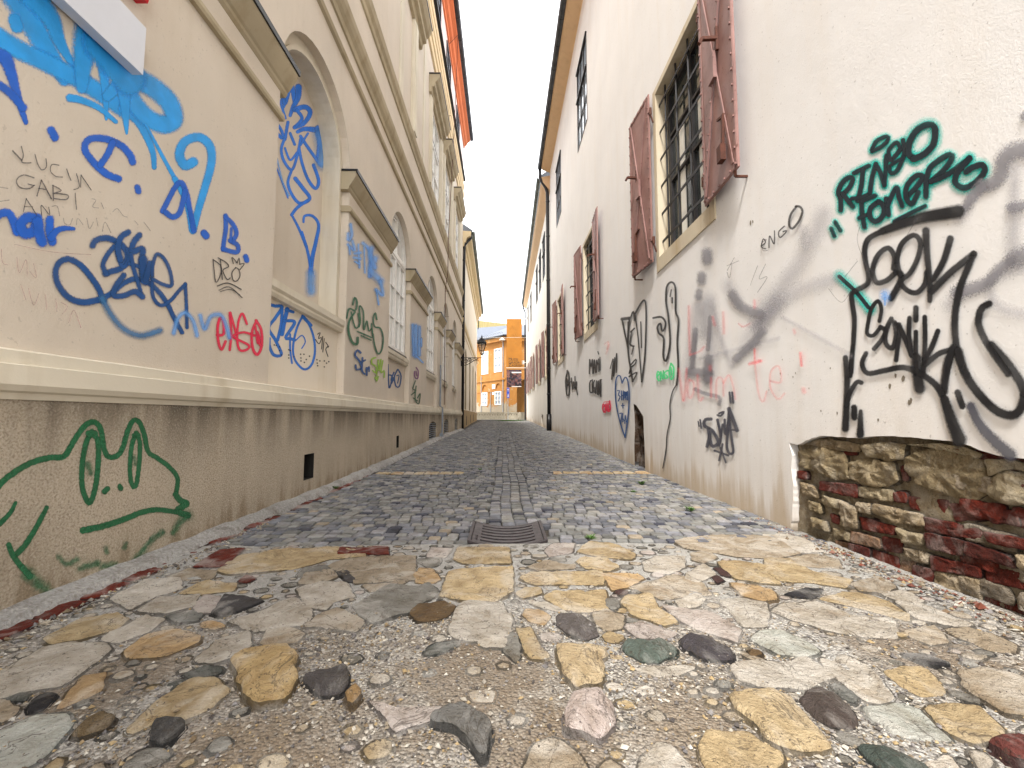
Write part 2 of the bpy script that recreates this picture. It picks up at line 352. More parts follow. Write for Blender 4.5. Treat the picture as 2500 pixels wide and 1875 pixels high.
def graffiti(name, label, m, parent, X, zone, strokes, w=None, wmul=1.0, back=0):
    """paint strokes 'x,y x,y ... |w or |w0>w1' lying on the wall plane x=X"""
    mb = MB(); sgn = 1 if X < 0 else -1
    for st in strokes:
        zn = zone
        if ':' in st: zn, st = st.split(':')
        body, _, ww = st.partition('|')
        pts = P(body); ox, oy, s_ = Z[zn]
        w0, w1 = ([float(q) for q in ww.split('>')] if '>' in ww else [float(ww)]*2) if ww else (w, w)
        if len(pts) == 1: pts = [pts[0], (pts[0][0]+.8, pts[0][1]+.8)]
        pp = px(zn, pts); wk = wmul/s_/2/(1-.5*m['soft'])*1.04; w0 *= wk; w1 *= wk
        c = catmull(pp, 3.5); n = len(c)
        k = LAY.get(X, 0); LAY[X] = k+1; off = X+sgn*(.0012+.00012*(k-(400 if back else 0)*0))
        rows = []
        for i in range(n):
            a = np.array(c[max(i-1, 0)]); b = np.array(c[min(i+1, n-1)]); d = b-a; L = np.linalg.norm(d) or 1; d = d/L; nn = np.array((-d[1], d[0]))
            hw = w0+(w1-w0)*i/max(1, n-1); rows.append((np.array(c[i]), nn, hw, 0, d))
        h0 = rows[0]; h1 = rows[-1]
        rows = [(h0[0]-h0[4]*h0[2], h0[1], h0[2], -1, h0[4])]+rows+[(h1[0]+h1[4]*h1[2], h1[1], h1[2], 1, h1[4])]
        base = len(mb.v); nr = len(rows)
        for i, (p, nn, hw, e, d) in enumerate(rows):
            for q in (-1, 0, 1):
                u_, v_ = p+nn*hw*q; P3 = onX(u_, v_, off+sgn*.0001*i/nr); mb.uv[len(mb.v)] = (e, q); mb.v.append(tuple(P3))
        for i in range(nr-1):
            for j in (0, 1):
                a = base+i*3+j; mb.f.append([a, a+1, a+4, a+3]); mb.c.append(None)
    o = mb.build(name, m, parent, label); return o

# ------------------------------------------------------------------ ground
g = MB(); xs = np.linspace(-40, 40, 9); 
xs = sorted(set(list(np.round(np.linspace(-2.6, 2.7, 14), 3))+[-60, -20, 20, 60])); ys = list(np.arange(-6, 60, 1.0))+[80, 150]
nx = len(xs)
g.add([(x, y, gz(y)+dish(x, y)*(1 if y > 3.3 else 0)-.035) for y in ys for x in xs], [(j*nx+i, j*nx+i+1, (j+1)*nx+i+1, (j+1)*nx+i) for j in range(len(ys)-1) for i in range(nx-1)])
tag(g.build('ground', M['joint']), kind='structure')

# cobbles
RX = 2.57; LX = -2.27
PALC = [tuple(q*.55+sum(srgb(*c))/3*.45 for q in srgb(*c)) for c in ((128,132,146),(116,122,138),(148,149,146),(156,154,148),(134,136,132),(150,150,158),(162,158,150),(104,108,124),(140,142,152),(126,128,126),(150,150,144))]
def cobble(mb, cx, cy, w_, d_, z, near, colr, rot=0):
    j = .09; q = []
    for sx, sy in ((-1,-1),(1,-1),(1,1),(-1,1)):
        x = sx*w_/2*(1+random.uniform(-j, j*.4)); y = sy*d_/2*(1+random.uniform(-j, j*.4)); q.append((x, y))
    cr, sr = math.cos(rot), math.sin(rot)
    h = random.uniform(-.004, .004); tx = random.uniform(-.03, .03); ty = random.uniform(-.03, .03)
    def ring(k, dz, cut):
        o = []
        for i, (x, y) in enumerate(q):
            if cut:
                px_, py_ = q[i-1]; nx_, ny_ = q[(i+1) % 4]; f = .13
                for a, b_ in ((x+(px_-x)*f, y+(py_-y)*f), (x+(nx_-x)*f, y+(ny_-y)*f)): o.append((a*k, b_*k))
            else: o.append((x*k, y*k))
        return [(cx+a*cr-b_*sr, cy+a*sr+b_*cr, z+dz+a*tx+b_*ty) for a, b_ in o]
    mb.cur = colr
    if near:
        n = 8; vs = ring(1, -.045+h, 1)+ring(1, -.008+h, 1)+ring(.95, .003+h, 1)+ring(.8, .006+h, 1)
        mb.add(vs, [(r*n+i, r*n+(i+1) % n, (r+1)*n+(i+1) % n, (r+1)*n+i) for r in range(3) for i in range(n)]+[tuple(range(3*n, 4*n))])
    else:
        n = 4; vs = ring(1, -.03+h, 0)+ring(.97, -.001+h, 0)+ring(.88, .005+h, 0)
        mb.add(vs, [(r*n+i, r*n+(i+1) % n, (r+1)*n+(i+1) % n, (r+1)*n+i) for r in range(2) for i in range(n)]+[tuple(range(2*n, 3*n))])
cb = MB(); y = 3.5; row = 0
STRIP = [(7.35, 7.75)]
while y < 46.5:
    dy = random.uniform(.092, .116); x = LX+random.uniform(-.01, .06); wob = random.uniform(0, 6)
    zc = gz(y)
    while x < RX+(.1 if y > 4 else -.02):
        ww = random.uniform(.095, .14) if abs(x-.04) > .27 else .122
        if abs(x-.04) <= .27: xx = round((x-.04+ww/2)/.122)*.122+.04+random.uniform(-.006, .006)+.012*math.sin(y*2.1)
        else: xx = x+ww/2
        yy = y+dy/2+.03*math.sin(x*1.7+y*.35)+random.uniform(-.006, .006)
        if y < 3.6: yy += 0
        ok = not (-.3 < xx < .38 and 3.42 < yy < 4.2)
        if 7.42 < yy < 7.72 and (xx < -.75 or xx > .85): ok = False
        if ok:
            c = random.choice(PALC)
            if random.random() < .02: c = srgb(168,156,138)
            if random.random() < .04: c = srgb(70,72,86)
            k = random.uniform(.58, 1.0); c = tuple(q*k for q in c)
            cobble(cb, xx, yy, ww*.955 if abs(xx-.04) > .33 else ww*.985, dy*.93, gz(yy)+dish(xx, yy), y < 9, c, random.uniform(-.07, .07))
        x += ww if abs(x-.04) > .27 else .122
    y += dy; row += 1
tag(cb.build('cobbled_road', M['cobble'], smooth=False), kind='structure')

# ------------------------------------------------------------------ rocks from outlines
def inset_pts(p2, step, rag):
    out = []; n = len(p2)
    for i in range(n):
        a = np.array(p2[i]); b = np.array(p2[(i+1) % n]); k = max(1, int(np.linalg.norm(b-a)/step))
        for j in range(k): out.append(a+(b-a)*j/k)
    out = np.array(out)
    out = out*.6+(np.roll(out, 1, 0)+np.roll(out, -1, 0))*.2
    c = out.mean(0)
    for i in range(len(out)):
        q = out[i]; f = noise.noise(Vector((q[0]*14, q[1]*14, 3.3)))*rag+noise.noise(Vector((q[0]*45, q[1]*45, 7)))*rag*.5
        d = (q-c)/(np.linalg.norm(q-c)+1e-9); out[i] = q+d*f
    return out
def rock(mb, p2, to3, h, th, colr, rough=.006, bev=.02, step=.03, dome=0.0, rag=.014):
    o = inset_pts(p2, step, rag); c = o.mean(0); n = len(o); r = np.linalg.norm(o-c, axis=1)
    b = min(bev, r.min()*.6)
    rings = []
    sd = random.uniform(0, 50)
    def rg(ins, frac, z, rn):
        vs = []
        for i in range(n):
            rr = max(0, r[i]-ins)*frac; q = c+(o[i]-c)/(r[i]+1e-9)*rr
            dz = (noise.fractal(Vector((q[0]*7, q[1]*7, sd)), 1, 2, 3)*rough*1.6+noise.noise(Vector((q[0]*30, q[1]*30, sd)))*rough)*rn
            dm = dome*(1-(rr/(r[i]+1e-9))**2)
            vs.append(to3(q[0], q[1], z+dz+dm))
        rings.append(vs)
    rg(-.016, 1, -.012, 0); rg(-.008, 1, .0005, .3); rg(-.001, 1, -.004, 0); rg(0, 1, h-b*.55, .5); rg(b*.4, 1, h-b*.12, 1); rg(b, 1, h, 1)
    for f in (.82, .62, .42, .22): rg(b, f, h, 1)
    mb.cur = colr
    vs = [v_ for rr in rings for v_ in rr]; k = len(rings)
    cc = to3(c[0], c[1], h+dome); vs.append(cc)
    b0 = mb.add(vs, []); soil_shade = tuple(q*.28+.012 for q in colr)  # dark rim: crevice shade and joint dirt painted into the stone's edge colour
    mb.cur = soil_shade
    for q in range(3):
        for i in range(n): mb.f.append([b0+q*n+i, b0+q*n+(i+1) % n, b0+(q+1)*n+(i+1) % n, b0+(q+1)*n+i]); mb.c.append(soil_shade)
    mb.cur = colr
    def addf(fs):
        for f_ in fs: mb.f.append([b0+i for i in f_]); mb.c.append(colr)
    addf([(q*n+i, q*n+(i+1) % n, (q+1)*n+(i+1) % n, (q+1)*n+i) for q in range(3, k-1) for i in range(n)]+[((k-1)*n+i, (k-1)*n+(i+1) % n, k*n) for i in range(n)])
TONE = dict(Y=(226,196,140), W=(228,216,198), T=(204,184,154), G=(158,154,144), D=(92,88,90), V=(102,106,100), N=(132,102,58), P=(218,202,192), R=(146,50,26), O=(232,190,126), M=(92,56,52), K=(54,52,58), L=(206,208,196))
def tone(k, j=.1):
    c = srgb(*TONE[k]); l_ = sum(c)/3; c = tuple((q*.78+l_*.22)*.80 for q in c) if k != 'R' else tuple(q*.62 for q in c); f = 1+random.uniform(-j, j); return tuple(q*f for q in c)
FL = '''B W 0,1000 300,840 480,805 700,800 740,850 600,950 420,1080 200,1110 0,1165
B Y 330,760 560,640 780,615 850,650 760,710 560,770 360,800
B W 690,770 980,620 1100,640 1000,720 820,785
B W 770,500 980,385 1200,375 1210,440 1050,490 900,565
B T 1140,350 1280,305 1450,320 1420,365 1250,375
B Y 1230,465 1380,390 1590,400 1560,450 1380,470
B W 940,590 1080,500 1330,485 1290,560 1120,600
B P 1310,560 1380,485 1490,490 1440,590 1340,590
B D 1440,600 1520,485 1760,520 1620,580 1510,620
B Y 1530,310 1650,215 1950,175 2240,170 2420,190 2420,225 2200,240 1980,300 1600,330
B W 1580,650 1800,570 1980,505 2090,580 2060,665 1740,710
B V 1130,622 1300,592 1360,602 1330,650 1200,660
B O 1360,665 1440,650 1520,690 1440,712 1365,695
B O 840,860 1000,745 1200,705 1350,760 1320,800 1120,890 900,900
B W 1320,910 1480,780 1680,718 1700,820 1590,890 1440,935
B T 1750,800 1800,720 1960,690 2065,740 2000,790 1850,820
B V 1245,1010 1380,952 1500,952 1480,1000 1300,1040
B V 1090,1140 1130,1065 1240,1035 1320,1045 1200,1120
B O 390,1230 560,1020 700,1010 690,1110 540,1180
B Y 860,1380 1060,1190 1300,1045 1440,1045 1540,1130 1420,1230 1230,1330 1060,1330 920,1400
B V 40,1180 130,1135 210,1140 180,1190 80,1195
B K 190,1240 250,1145 330,1125 370,1160 300,1240 220,1260
B T 0,1180 70,1195 140,1230 80,1300 0,1340
B L 0,1400 250,1290 440,1280 500,1340 400,1440 320,1530 200,1610 0,1640
B R 1610,380 1660,352 1720,370 1680,395 1620,396
B R 1320,288 1480,182 1640,174 1520,284
B G 2010,350 2060,302 2200,282 2212,310 2080,350
B T 590,1640 700,1590 740,1640 720,1700 560,1720
B Y 300,1610 400,1560 440,1600 360,1659 280,1659
C R 360,205 370,165 670,160 670,205
C Y 1140,240 1165,172 1480,165 1490,268 1200,265
C P 950,220 980,162 1110,167 1070,225
C G 870,240 1040,230 1030,270 960,290
C T 300,290 440,240 840,225 840,370 700,380 470,395 380,320
C T 90,400 130,335 300,312 330,360 200,402
C D 345,330 410,320 465,390 400,395
C T 520,412 700,392 820,378 760,412 580,450
C O 860,350 900,300 980,310 1030,370 960,400 880,385
C G 890,432 960,405 1020,450 990,500 940,515
C W 80,440 200,392 400,402 440,490 310,520 270,570 150,550
C G 470,560 640,450 700,420 880,430 920,520 800,590 590,655 520,620
C Y 1060,480 1110,335 1200,312 1505,302 1500,450 1400,510 1180,505
C W 1110,730 1160,570 1230,532 1440,540 1500,640 1480,740 1250,780 1150,760
C N 850,600 900,550 1060,527 1130,560 1080,620 980,650 880,650
C T 130,690 260,592 340,565 510,660 450,718 250,690
C V 930,860 1000,805 1180,768 1190,790 1100,840 960,880
C P 560,1180 720,1235 1040,1225 960,1310 740,1390 690,1330
C W 1290,800 1320,770 1480,772 1470,830 1350,830
C G 1490,740 1560,745 1580,890 1540,915 1470,850
C Y 1550,700 1650,702 1700,800 1770,880 1640,890 1590,800
C T 1640,290 1760,252 1860,272 1940,277 1930,300 1720,315
C Y 1600,370 1660,332 2100,327 2120,380 2110,408 1700,408
C Y 1750,490 1800,450 2130,450 2145,570 1980,582 1850,560
C Y 1545,470 1620,432 1710,432 1720,470 1600,500
C O 1600,620 1620,582 1700,582 1775,630 1730,680 1640,660
C W 1640,530 1760,530 1850,575 1900,600 1720,570
C P 1750,180 1800,137 1940,132 1920,190 1780,213
C T 1590,1659 1680,1480 1800,1442 1920,1490 2000,1600 2060,1720 1600,1720
C Y 1430,30 1440,30 1441,31
D Y 45,190 120,132 260,142 400,200 380,240 180,225
D Y 30,260 80,232 220,237 290,290 240,318 90,300
D T 715,120 900,88 1200,88 1340,110 1480,200 1300,230 1100,215 880,180 780,165
D W 1290,82 1400,77 1560,110 1670,180 1500,190 1380,150
D W 480,260 560,222 740,222 740,290 640,330 500,310
D W 770,330 880,282 950,340 850,390 760,370
D T 800,200 920,190 960,230 880,265 800,240
D O 200,340 440,347 470,370 380,420 270,440
D T 390,425 680,352 860,400 900,470 600,500 480,450
D Y 990,260 1140,257 1270,282 1380,400 1250,390 1120,370 1030,320
D Y 1310,242 1450,242 1600,320 1850,380 1800,420 1640,400 1400,380 1320,320
D T 1460,230 1640,205 1780,240 1800,290 1640,290 1520,268
D T 1880,410 2000,372 2120,390 2160,430 2100,465 1950,450
D O 1070,400 1240,420 1350,460 1360,510 1250,510 1140,480
D K 1440,470 1560,435 1680,442 1640,490 1520,498
D M 950,300 1000,302 1060,350 1000,345
D M 930,360 980,350 1015,380 970,402
D M 275,462 320,440 372,465 320,482
D Y 330,520 380,482 530,482 560,560 690,650 600,670 400,600
D W 690,520 830,472 890,510 840,550 740,568
D P 620,560 740,580 940,605 1100,700 1080,780 880,720 740,660
D W 1000,522 1120,502 1290,530 1310,600 1290,680 1140,680 1080,600
D W 1370,590 1420,545 1640,530 1900,610 2130,642 2140,760 1960,740 1700,700 1500,640
D Y 1700,510 1850,462 2000,482 2130,532 2240,602 2240,640 2150,620 1950,570
D T 130,600 220,577 330,620 320,690 240,710 160,670
D P 350,690 450,662 580,700 700,740 600,778 430,760
D Y 190,760 240,730 340,765 300,800 220,800
D L 1200,770 1260,722 1400,717 1560,790 1650,850 1540,893 1380,870
D W 1080,960 1160,922 1300,922 1400,935 1560,902 1750,1030 1640,1060 1560,1110 1300,1090 1140,1050
D W 1680,910 1830,882 1980,950 2100,1080 2140,1150 2070,1203 1970,1180 1840,1080 1740,1000
D V 1735,1092 1800,1082 1920,1160 1900,1203 1820,1180
D Y 870,1500 910,1402 1180,1402 1280,1485 1395,1530 1390,1610 1200,1720 920,1720
D W 560,1470 660,1482 730,1560 820,1640 760,1720 420,1720 480,1560
D Y 880,1190 960,1172 1000,1210 930,1220
D T 180,1620 250,1572 340,1620 330,1700 160,1700
D W 420,970 560,952 720,942 820,962 700,1010 560,1020
D G 220,510 290,505 310,560 260,575 225,550
D N 1180,850 1260,850 1280,880 1200,890
D T 1120,870 1160,850 1170,890 1300,900 1200,910
E L 860,1220 1120,1202 1240,1250 1340,1360 1440,1440 1250,1440 1050,1400 900,1290
E Y 1260,1240 1420,1212 1640,1240 1790,1380 1760,1430 1600,1470 1440,1400
E Y 1000,1000 1100,962 1250,962 1370,1080 1380,1130 1250,1158 1120,1100
E T 1500,1000 1640,972 1950,1040 1990,1290 1800,1260 1640,1160 1510,1080
E W 1260,1590 1420,1545 1560,1700 1330,1720
E W 1560,1522 1680,1532 1740,1620 1640,1640
E T 1400,710 1560,702 1760,750 1870,810 1850,860 1700,840 1500,760
E T 1120,720 1330,692 1400,760 1420,800 1300,808 1180,760
E W 1090,532 1230,542 1400,600 1570,680 1420,680 1220,640
E W 980,470 1120,452 1260,520 1180,530 1060,510
E K 1110,880 1230,872 1420,920 1400,950 1280,940
E T 1500,872 1690,885 1660,915 1530,900
E Y 1060,740 1120,725 1160,750 1110,770
E G 1420,1130 1500,1130 1650,1210 1640,1230 1500,1180
E T 580,1275 1,1275 1,1276'''
polys = []; fm = MB()
gp = lambda zn, pts: [tuple(onZ(u_, v_, .012)[:2]) for u_, v_ in px(zn, pts)]
flat3 = lambda x, y_, z: (x, y_, z)
for ln in FL.split('\n'):
    q = ln.split(' '); pts = P(' '.join(q[2:]))
    if len(pts) < 4: continue
    p2 = gp(q[0], pts); cc_ = np.array(p2).mean(0); p2 = [tuple(cc_+(np.array(p_)-cc_)*(1.13 if cc_[1] > 2.15 else 1.08)) for p_ in p2]; polys.append(p2)
    c = tone(q[1]); 
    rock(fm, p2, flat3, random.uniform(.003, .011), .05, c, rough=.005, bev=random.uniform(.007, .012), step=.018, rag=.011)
# two courses of tan stones crossing the cobbles, and a far one
for a, b_, yy in ((-2.2, -.75, 7.57), (.85, 2.5, 7.57)):
    x = a
    while x < b_-.1:
        w_ = random.uniform(.14, .3)
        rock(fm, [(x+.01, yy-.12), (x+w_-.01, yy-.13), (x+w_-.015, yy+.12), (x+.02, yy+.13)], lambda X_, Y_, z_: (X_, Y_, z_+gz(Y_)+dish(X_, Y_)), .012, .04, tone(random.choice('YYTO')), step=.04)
        x += w_
# hand-set big stones that stand clear of the paving: things of their own
def big(name, label, cat, zn, pts, k, h, dome, m='flag', rough=.012, bev=.05, grp=None):
    p2 = gp(zn, P(pts)); polys.append(p2); mb = MB()
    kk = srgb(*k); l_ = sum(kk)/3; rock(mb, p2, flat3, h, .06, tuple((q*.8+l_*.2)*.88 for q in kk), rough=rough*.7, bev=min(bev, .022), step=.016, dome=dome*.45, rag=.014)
    o = mb.build(name, M[m], smooth=True); c = np.array(p2).mean(0); recentre(o, (c[0], c[1], 0)); tag(o, label, cat, grp)
big('boulder', 'large ochre yellow boulder with a flat angular top, set in gravel at the left', 'stone', 'B', '1550,930 1640,870 1930,835 2020,920 1990,1000 2010,1060 1950,1180 1880,1230 1740,1245 1650,1190 1590,1020', (220,184,116), .035, .02)
big('boulder', 'round pink and white boulder among the gravel in the middle foreground', 'stone', 'C', '1870,1290 1920,1170 2000,1130 2135,1140 2205,1250 2225,1390 2115,1475 1990,1430 1890,1400', (226,206,198), .03, .035)
big('boulder', 'hooked pitted grey stone lying on the gravel in the bottom centre', 'stone', 'C', '960,1320 1050,1270 1200,1255 1300,1320 1380,1400 1360,1500 1340,1600 1290,1590 1230,1490 1150,1420 1060,1375 990,1370', (136,134,130), .035, .015)
big('paving_stone', 'star shaped cream and yellow stone just above the pink boulder', 'stone', 'C', '1810,830 1900,825 2150,850 2165,920 2110,940 2150,960 2130,1090 2010,1110 1950,1135 1900,1060 1850,1010 1840,920', (228,200,150), .03, .004, rough=.007)
big('cobblestone', 'smooth oval stone with a green and white face', 'stone', 'D', '325,850 380,795 600,790 710,840 680,900 600,940 470,940 370,890', (106,122,112), .02, .02)
big('cobblestone', 'kidney shaped dark grey stone touching the green oval one', 'stone', 'D', '705,790 780,750 900,760 1000,820 1080,860 1090,920 980,920 860,900 750,850', (84,78,84), .02, .015)
big('cobblestone', 'dark brown speckled oval stone beside the long yellow slab', 'stone', 'D', '1520,1180 1560,1120 1680,1110 1760,1160 1900,1290 1920,1340 1860,1390 1740,1370 1600,1290', (96,82,76), .015, .025)
big('paving_stone', 'long smooth buff yellow slab curving down at the lower right', 'stone', 'D', '1050,1170 1180,1130 1350,1140 1470,1190 1600,1340 1760,1530 1560,1550 1380,1510 1270,1440 1230,1350 1100,1265', (226,198,146), .025, .004, rough=.006)
big('brick', 'worn dark red brick lying at the bottom right corner', 'brick', 'E', '1680,1500 1830,1465 1960,1480 1990,1640 1820,1590', (132,58,48), .03, .01)
big('cobblestone', 'dark green speckled elongated stone at the bottom right', 'stone', 'E', '810,1500 980,1510 1160,1570 1340,1680 960,1650 850,1560', (82,96,88), .018, .02)
big('cobblestone', 'dark purple grey stone half sunk beside the ochre boulder', 'stone', 'C', '110,1060 200,1010 400,980 430,1060 380,1150 300,1160 190,1160', (94,88,88), .025, .02)
big('cobblestone', 'small orange brown wedge stone against the purple grey one', 'stone', 'C', '370,1165 470,1105 515,1150 440,1245', (186,146,84), .03, .01)
big('cobblestone', 'smooth brown olive oval stone near the bottom left corner', 'stone', 'B', '460,1430 560,1330 720,1272 790,1300 740,1370 580,1430', (140,116,76), .02, .02)
big('cobblestone', 'charcoal angular stone in the gravel at the lower left', 'stone', 'B', '1010,1480 1030,1360 1170,1322 1280,1340 1150,1480 1080,1500', (84,82,82), .03, .015)
big('cobblestone', 'coarse grey brown oval stone in mortar above the star shaped stone', 'stone', 'C', '1810,680 1830,625 1950,620 2080,680 2110,750 2040,790 1900,750', (116,108,106), .018, .012)
def in_any(X_, Y_, plist, grow=0):
    m_ = np.zeros(len(X_), bool)
    for p in plist:
        a = np.array(p); mn = a.min(0)-grow; mx_ = a.max(0)+grow
        k = (X_ > mn[0]) & (X_ < mx_[0]) & (Y_ > mn[1]) & (Y_ < mx_[1]) & ~m_
        if not k.any(): continue
        ii = np.where(k)[0]; x = X_[ii]; y_ = Y_[ii]; ins = np.zeros(len(ii), bool)
        for i in range(len(a)):
            x1, y1 = a[i]; x2, y2 = a[i-1]
            cnd = ((y1 > y_) != (y2 > y_)) & (x < (x2-x1)*(y_-y1)/((y2-y1) or 1e-9)+x1); ins ^= cnd
            if grow:
                L2 = (x2-x1)**2+(y2-y1)**2+1e-12; t_ = np.clip(((x-x1)*(x2-x1)+(y_-y1)*(y2-y1))/L2, 0, 1)
                ins2 = (x-x1-t_*(x2-x1))**2+(y_-y1-t_*(y2-y1))**2 < grow*grow
                m_[ii[ins2]] = True
        m_[ii[ins]] = True
    return m_
# small filler stones between the traced ones
fill = []
cx = rng.uniform(-2.2, 2.5, 9000); cy = rng.uniform(1.15, 3.45, 9000); rad = rng.uniform(.022, .075, 9000)
bad = in_any(cx, cy, polys, .022); soft = (np.abs(cx-(-.25)) < .55) & (cy < 2.35)
for x, y_, r_, b_, s_ in zip(cx, cy, rad, bad, soft):
    if b_ or (s_ and random.random() < .93): continue
    if (x > .1 and x < 1.0 and y_ < 1.95 and random.random() < .7): continue
    if any((x-a)**2+(y_-b2)**2 < (r_+c2)**2*.95 for a, b2, c2 in fill): continue
    fill.append((x, y_, r_))
for x, y_, r_ in fill:
    k = random.randint(5, 7); r0 = random.uniform(0, 6); rr = r_*.8
    pts = [(x+rr*random.uniform(.75, 1.05)*1.25*math.cos(r0+i*6.283/k), y_+rr*random.uniform(.75, 1.05)*math.sin(r0+i*6.283/k)) for i in range(k)]
    if in_any(np.array([p[0] for p in pts]), np.array([p[1] for p in pts]), polys, 0).any(): 
        pts = [(x+(a-x)*.55, y_+(b-y_)*.55) for a, b in pts]
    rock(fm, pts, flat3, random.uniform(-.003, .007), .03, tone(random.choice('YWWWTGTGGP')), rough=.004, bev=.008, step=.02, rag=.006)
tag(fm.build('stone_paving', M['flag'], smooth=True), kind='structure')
# mortar bed under the flagstones: a bumpy sheet
mbd = MB(); gx = np.arange(-2.45, 2.75, .025); gy = np.arange(-1.0, 3.52, .03); n_ = len(gx)
mbd.add([(x, y_, -.004+noise.fractal(Vector((x*3, y_*3, 1)), 1, 2, 4)*.007+noise.noise(Vector((x*22, y_*22, 4)))*.004) for y_ in gy for x in gx],
        [(j*n_+i, j*n_+i+1, (j+1)*n_+i+1, (j+1)*n_+i) for j in range(len(gy)-1) for i in range(n_-1)])
tag(mbd.build('mortar_bed', M['mortar'], smooth=True), kind='structure')
# gravel
def pebbles(mb, X_, Y_, sz, zf, pal):
    base = np.array([(1,0,0),(-1,0,0),(0,1,0),(0,-1,0),(0,0,1),(0,0,-1)], float)
    fs = [(0,2,4),(2,1,4),(1,3,4),(3,0,4),(2,0,5),(1,2,5),(3,1,5),(0,3,5)]
    for x, y_, s_ in zip(X_, Y_, sz):
        a = random.uniform(0, 6.28); ca, sa = math.cos(a), math.sin(a)
        k = base*np.array([s_*random.uniform(.8, 1.4), s_*random.uniform(.6, 1), s_*random.uniform(.5, .8)])+rng.normal(0, s_*.13, (6, 3))
        mb.cur = pal[int(random.random()*len(pal))]
        z0 = zf(x, y_)+s_*.25
        mb.add([(x+p[0]*ca-p[1]*sa, y_+p[0]*sa+p[1]*ca, z0+p[2]) for p in k], fs)
PP = [tuple(q*.68 for q in srgb(*c)) for c in ((206,200,190),(186,178,166),(160,152,142),(226,220,208),(140,122,98),(120,116,116),(196,172,130),(92,86,84),(172,160,140),(150,146,146))]
n_ = 52000
X_ = rng.uniform(-2.1, 2.35, n_); Y_ = rng.uniform(1.2, 3.45, n_)**1.0
den = .28+.75*((np.abs(X_+.2) < .7) & (Y_ < 2.3))+.5*((X_ > -.2) & (X_ < 1.3) & (Y_ < 2.1))+.35*(Y_ < 1.7)
keep = rng.random(n_) < den*np.clip(3.0/(Y_**1.2)-.3, .18, 1)
keep &= (Y_ < 2.2+.3*rng.random(n_)) | (rng.random(n_) < .3)
for (dx_, dy_, dr_) in ((-.12, 1.78, .36), (-.75, 1.25, .4), (.62, 1.42, .25), (-1.5, 1.75, .3), (.1, 1.3, .3)): keep &= (np.hypot(X_-dx_, Y_-dy_) > dr_*(.55+.6*rng.random(n_))) | (rng.random(n_) < .35)
inn = in_any(X_, Y_, polys, 0); keep &= (~inn) | (rng.random(n_) < .02)
X_ = X_[keep]; Y_ = Y_[keep]; inn = inn[keep]
sz = np.exp(rng.normal(math.log(.0044), .45, len(X_))).clip(.002, .013)
zf = lambda x, y_: -.002+noise.fractal(Vector((x*3, y_*3, 1)), 1, 2, 4)*.007
gm = MB(); a = ~inn; pebbles(gm, X_[a], Y_[a], sz[a], zf, PP)
pebbles(gm, X_[inn], Y_[inn], sz[inn]*.8, lambda x, y_: .02, PP)
# rubble and brick crumbs along the foot of the broken wall
nb = 1500; Yb = rng.uniform(1.2, 4.3, nb); Xb = 2.56-np.abs(rng.normal(0, .1, nb))
pebbles(gm, Xb, Yb, np.exp(rng.normal(math.log(.007), .5, nb)).clip(.003, .025), lambda x, y_: .0, PP+PP+[srgb(118,66,50), srgb(130,86,70), srgb(100,58,48), srgb(110,90,70)]*2)
nb = 900; Yb = rng.uniform(1.2, 4.3, nb); Xb = -2.26+np.abs(rng.normal(0, .05, nb))
pebbles(gm, Xb, Yb, np.exp(rng.normal(math.log(.006), .5, nb)).clip(.003, .02), lambda x, y_: .0, PP)
tag(gm.build('gravel', M['pebble']), 'pale grit and gravel strewn between the paving stones', 'gravel', kind='stuff')

# drain grate: dished square casting with six curved slots
gr = thing('drain_grate', (.04, 3.83, 0), 'square rusty iron drain grate with six curved slots in the middle of the alley', 'drain')
gx0, gx1, gy0, gy1 = -.255, .325, 3.53, 4.13
cur = lambda x: .012-.045*(1-((x-.035)/.29)**2)+.006
def gstrip(mb, x0, x1, y0, y1, t=.02, n=12):
    xs_ = [x0+(x1-x0)*i/n for i in range(n+1)]
    vs = []; 
    for x in xs_: z = cur(x); vs += [(x, y0, z), (x, y1, z), (x, y1, z-t), (x, y0, z-t)]
    mb.add(vs, [(i*4+j, i*4+(j+1) % 4, (i+1)*4+(j+1) % 4, (i+1)*4+j) for i in range(n) for j in range(4)]+[(0,1,2,3), (n*4+3, n*4+2, n*4+1, n*4)])
fr = MB()
gstrip(fr, gx0-.03, gx1+.03, gy0-.03, gy0-.006); gstrip(fr, gx0-.03, gx1+.03, gy1+.006, gy1+.03); gstrip(fr, gx0-.03, gx0-.006, gy0-.006, gy1+.006, n=2); gstrip(fr, gx1+.006, gx1+.03, gy0-.006, gy1+.006, n=2)
fr.build('frame', M['castiron'], gr)
bars = MB(); 
gstrip(bars, gx0, gx0+.065, gy0, gy1, .03, 3); gstrip(bars, gx1-.06, gx1, gy0, gy1, .03, 3)
nn = 6; pitch = (gy1-gy0)/(nn+.6); yy = gy0
gstrip(bars, gx0+.065, gx1-.06, gy0, gy0+.055)
yy = gy0+.055
slot = .038; rib = (gy1-gy0-.055*2-slot*6)/5
for i in range(5): gstrip(bars, gx0+.065, gx1-.06, yy+slot, yy+slot+rib); yy += slot+rib
gstrip(bars, gx0+.065, gx1-.06, gy1-.055, gy1)
bars.build('grating', M['castiron'], gr)
pit = MB(); pit.add([(gx0, gy0, -.06), (gx1, gy0, -.06), (gx1, gy1, -.06), (gx0, gy1, -.06)], [(0,1,2,3)]); pit.build('pit', M['holeshade'], gr)
lt = MB()
for i in range(5):
    lt.box(gx0+.018, gx0+.045, gy0+.06+i*.028, gy0+.068+i*.028, cur(gx0+.03)-.004, cur(gx0+.03)+.004)
lt.build('lettering', M['castiron'], gr)

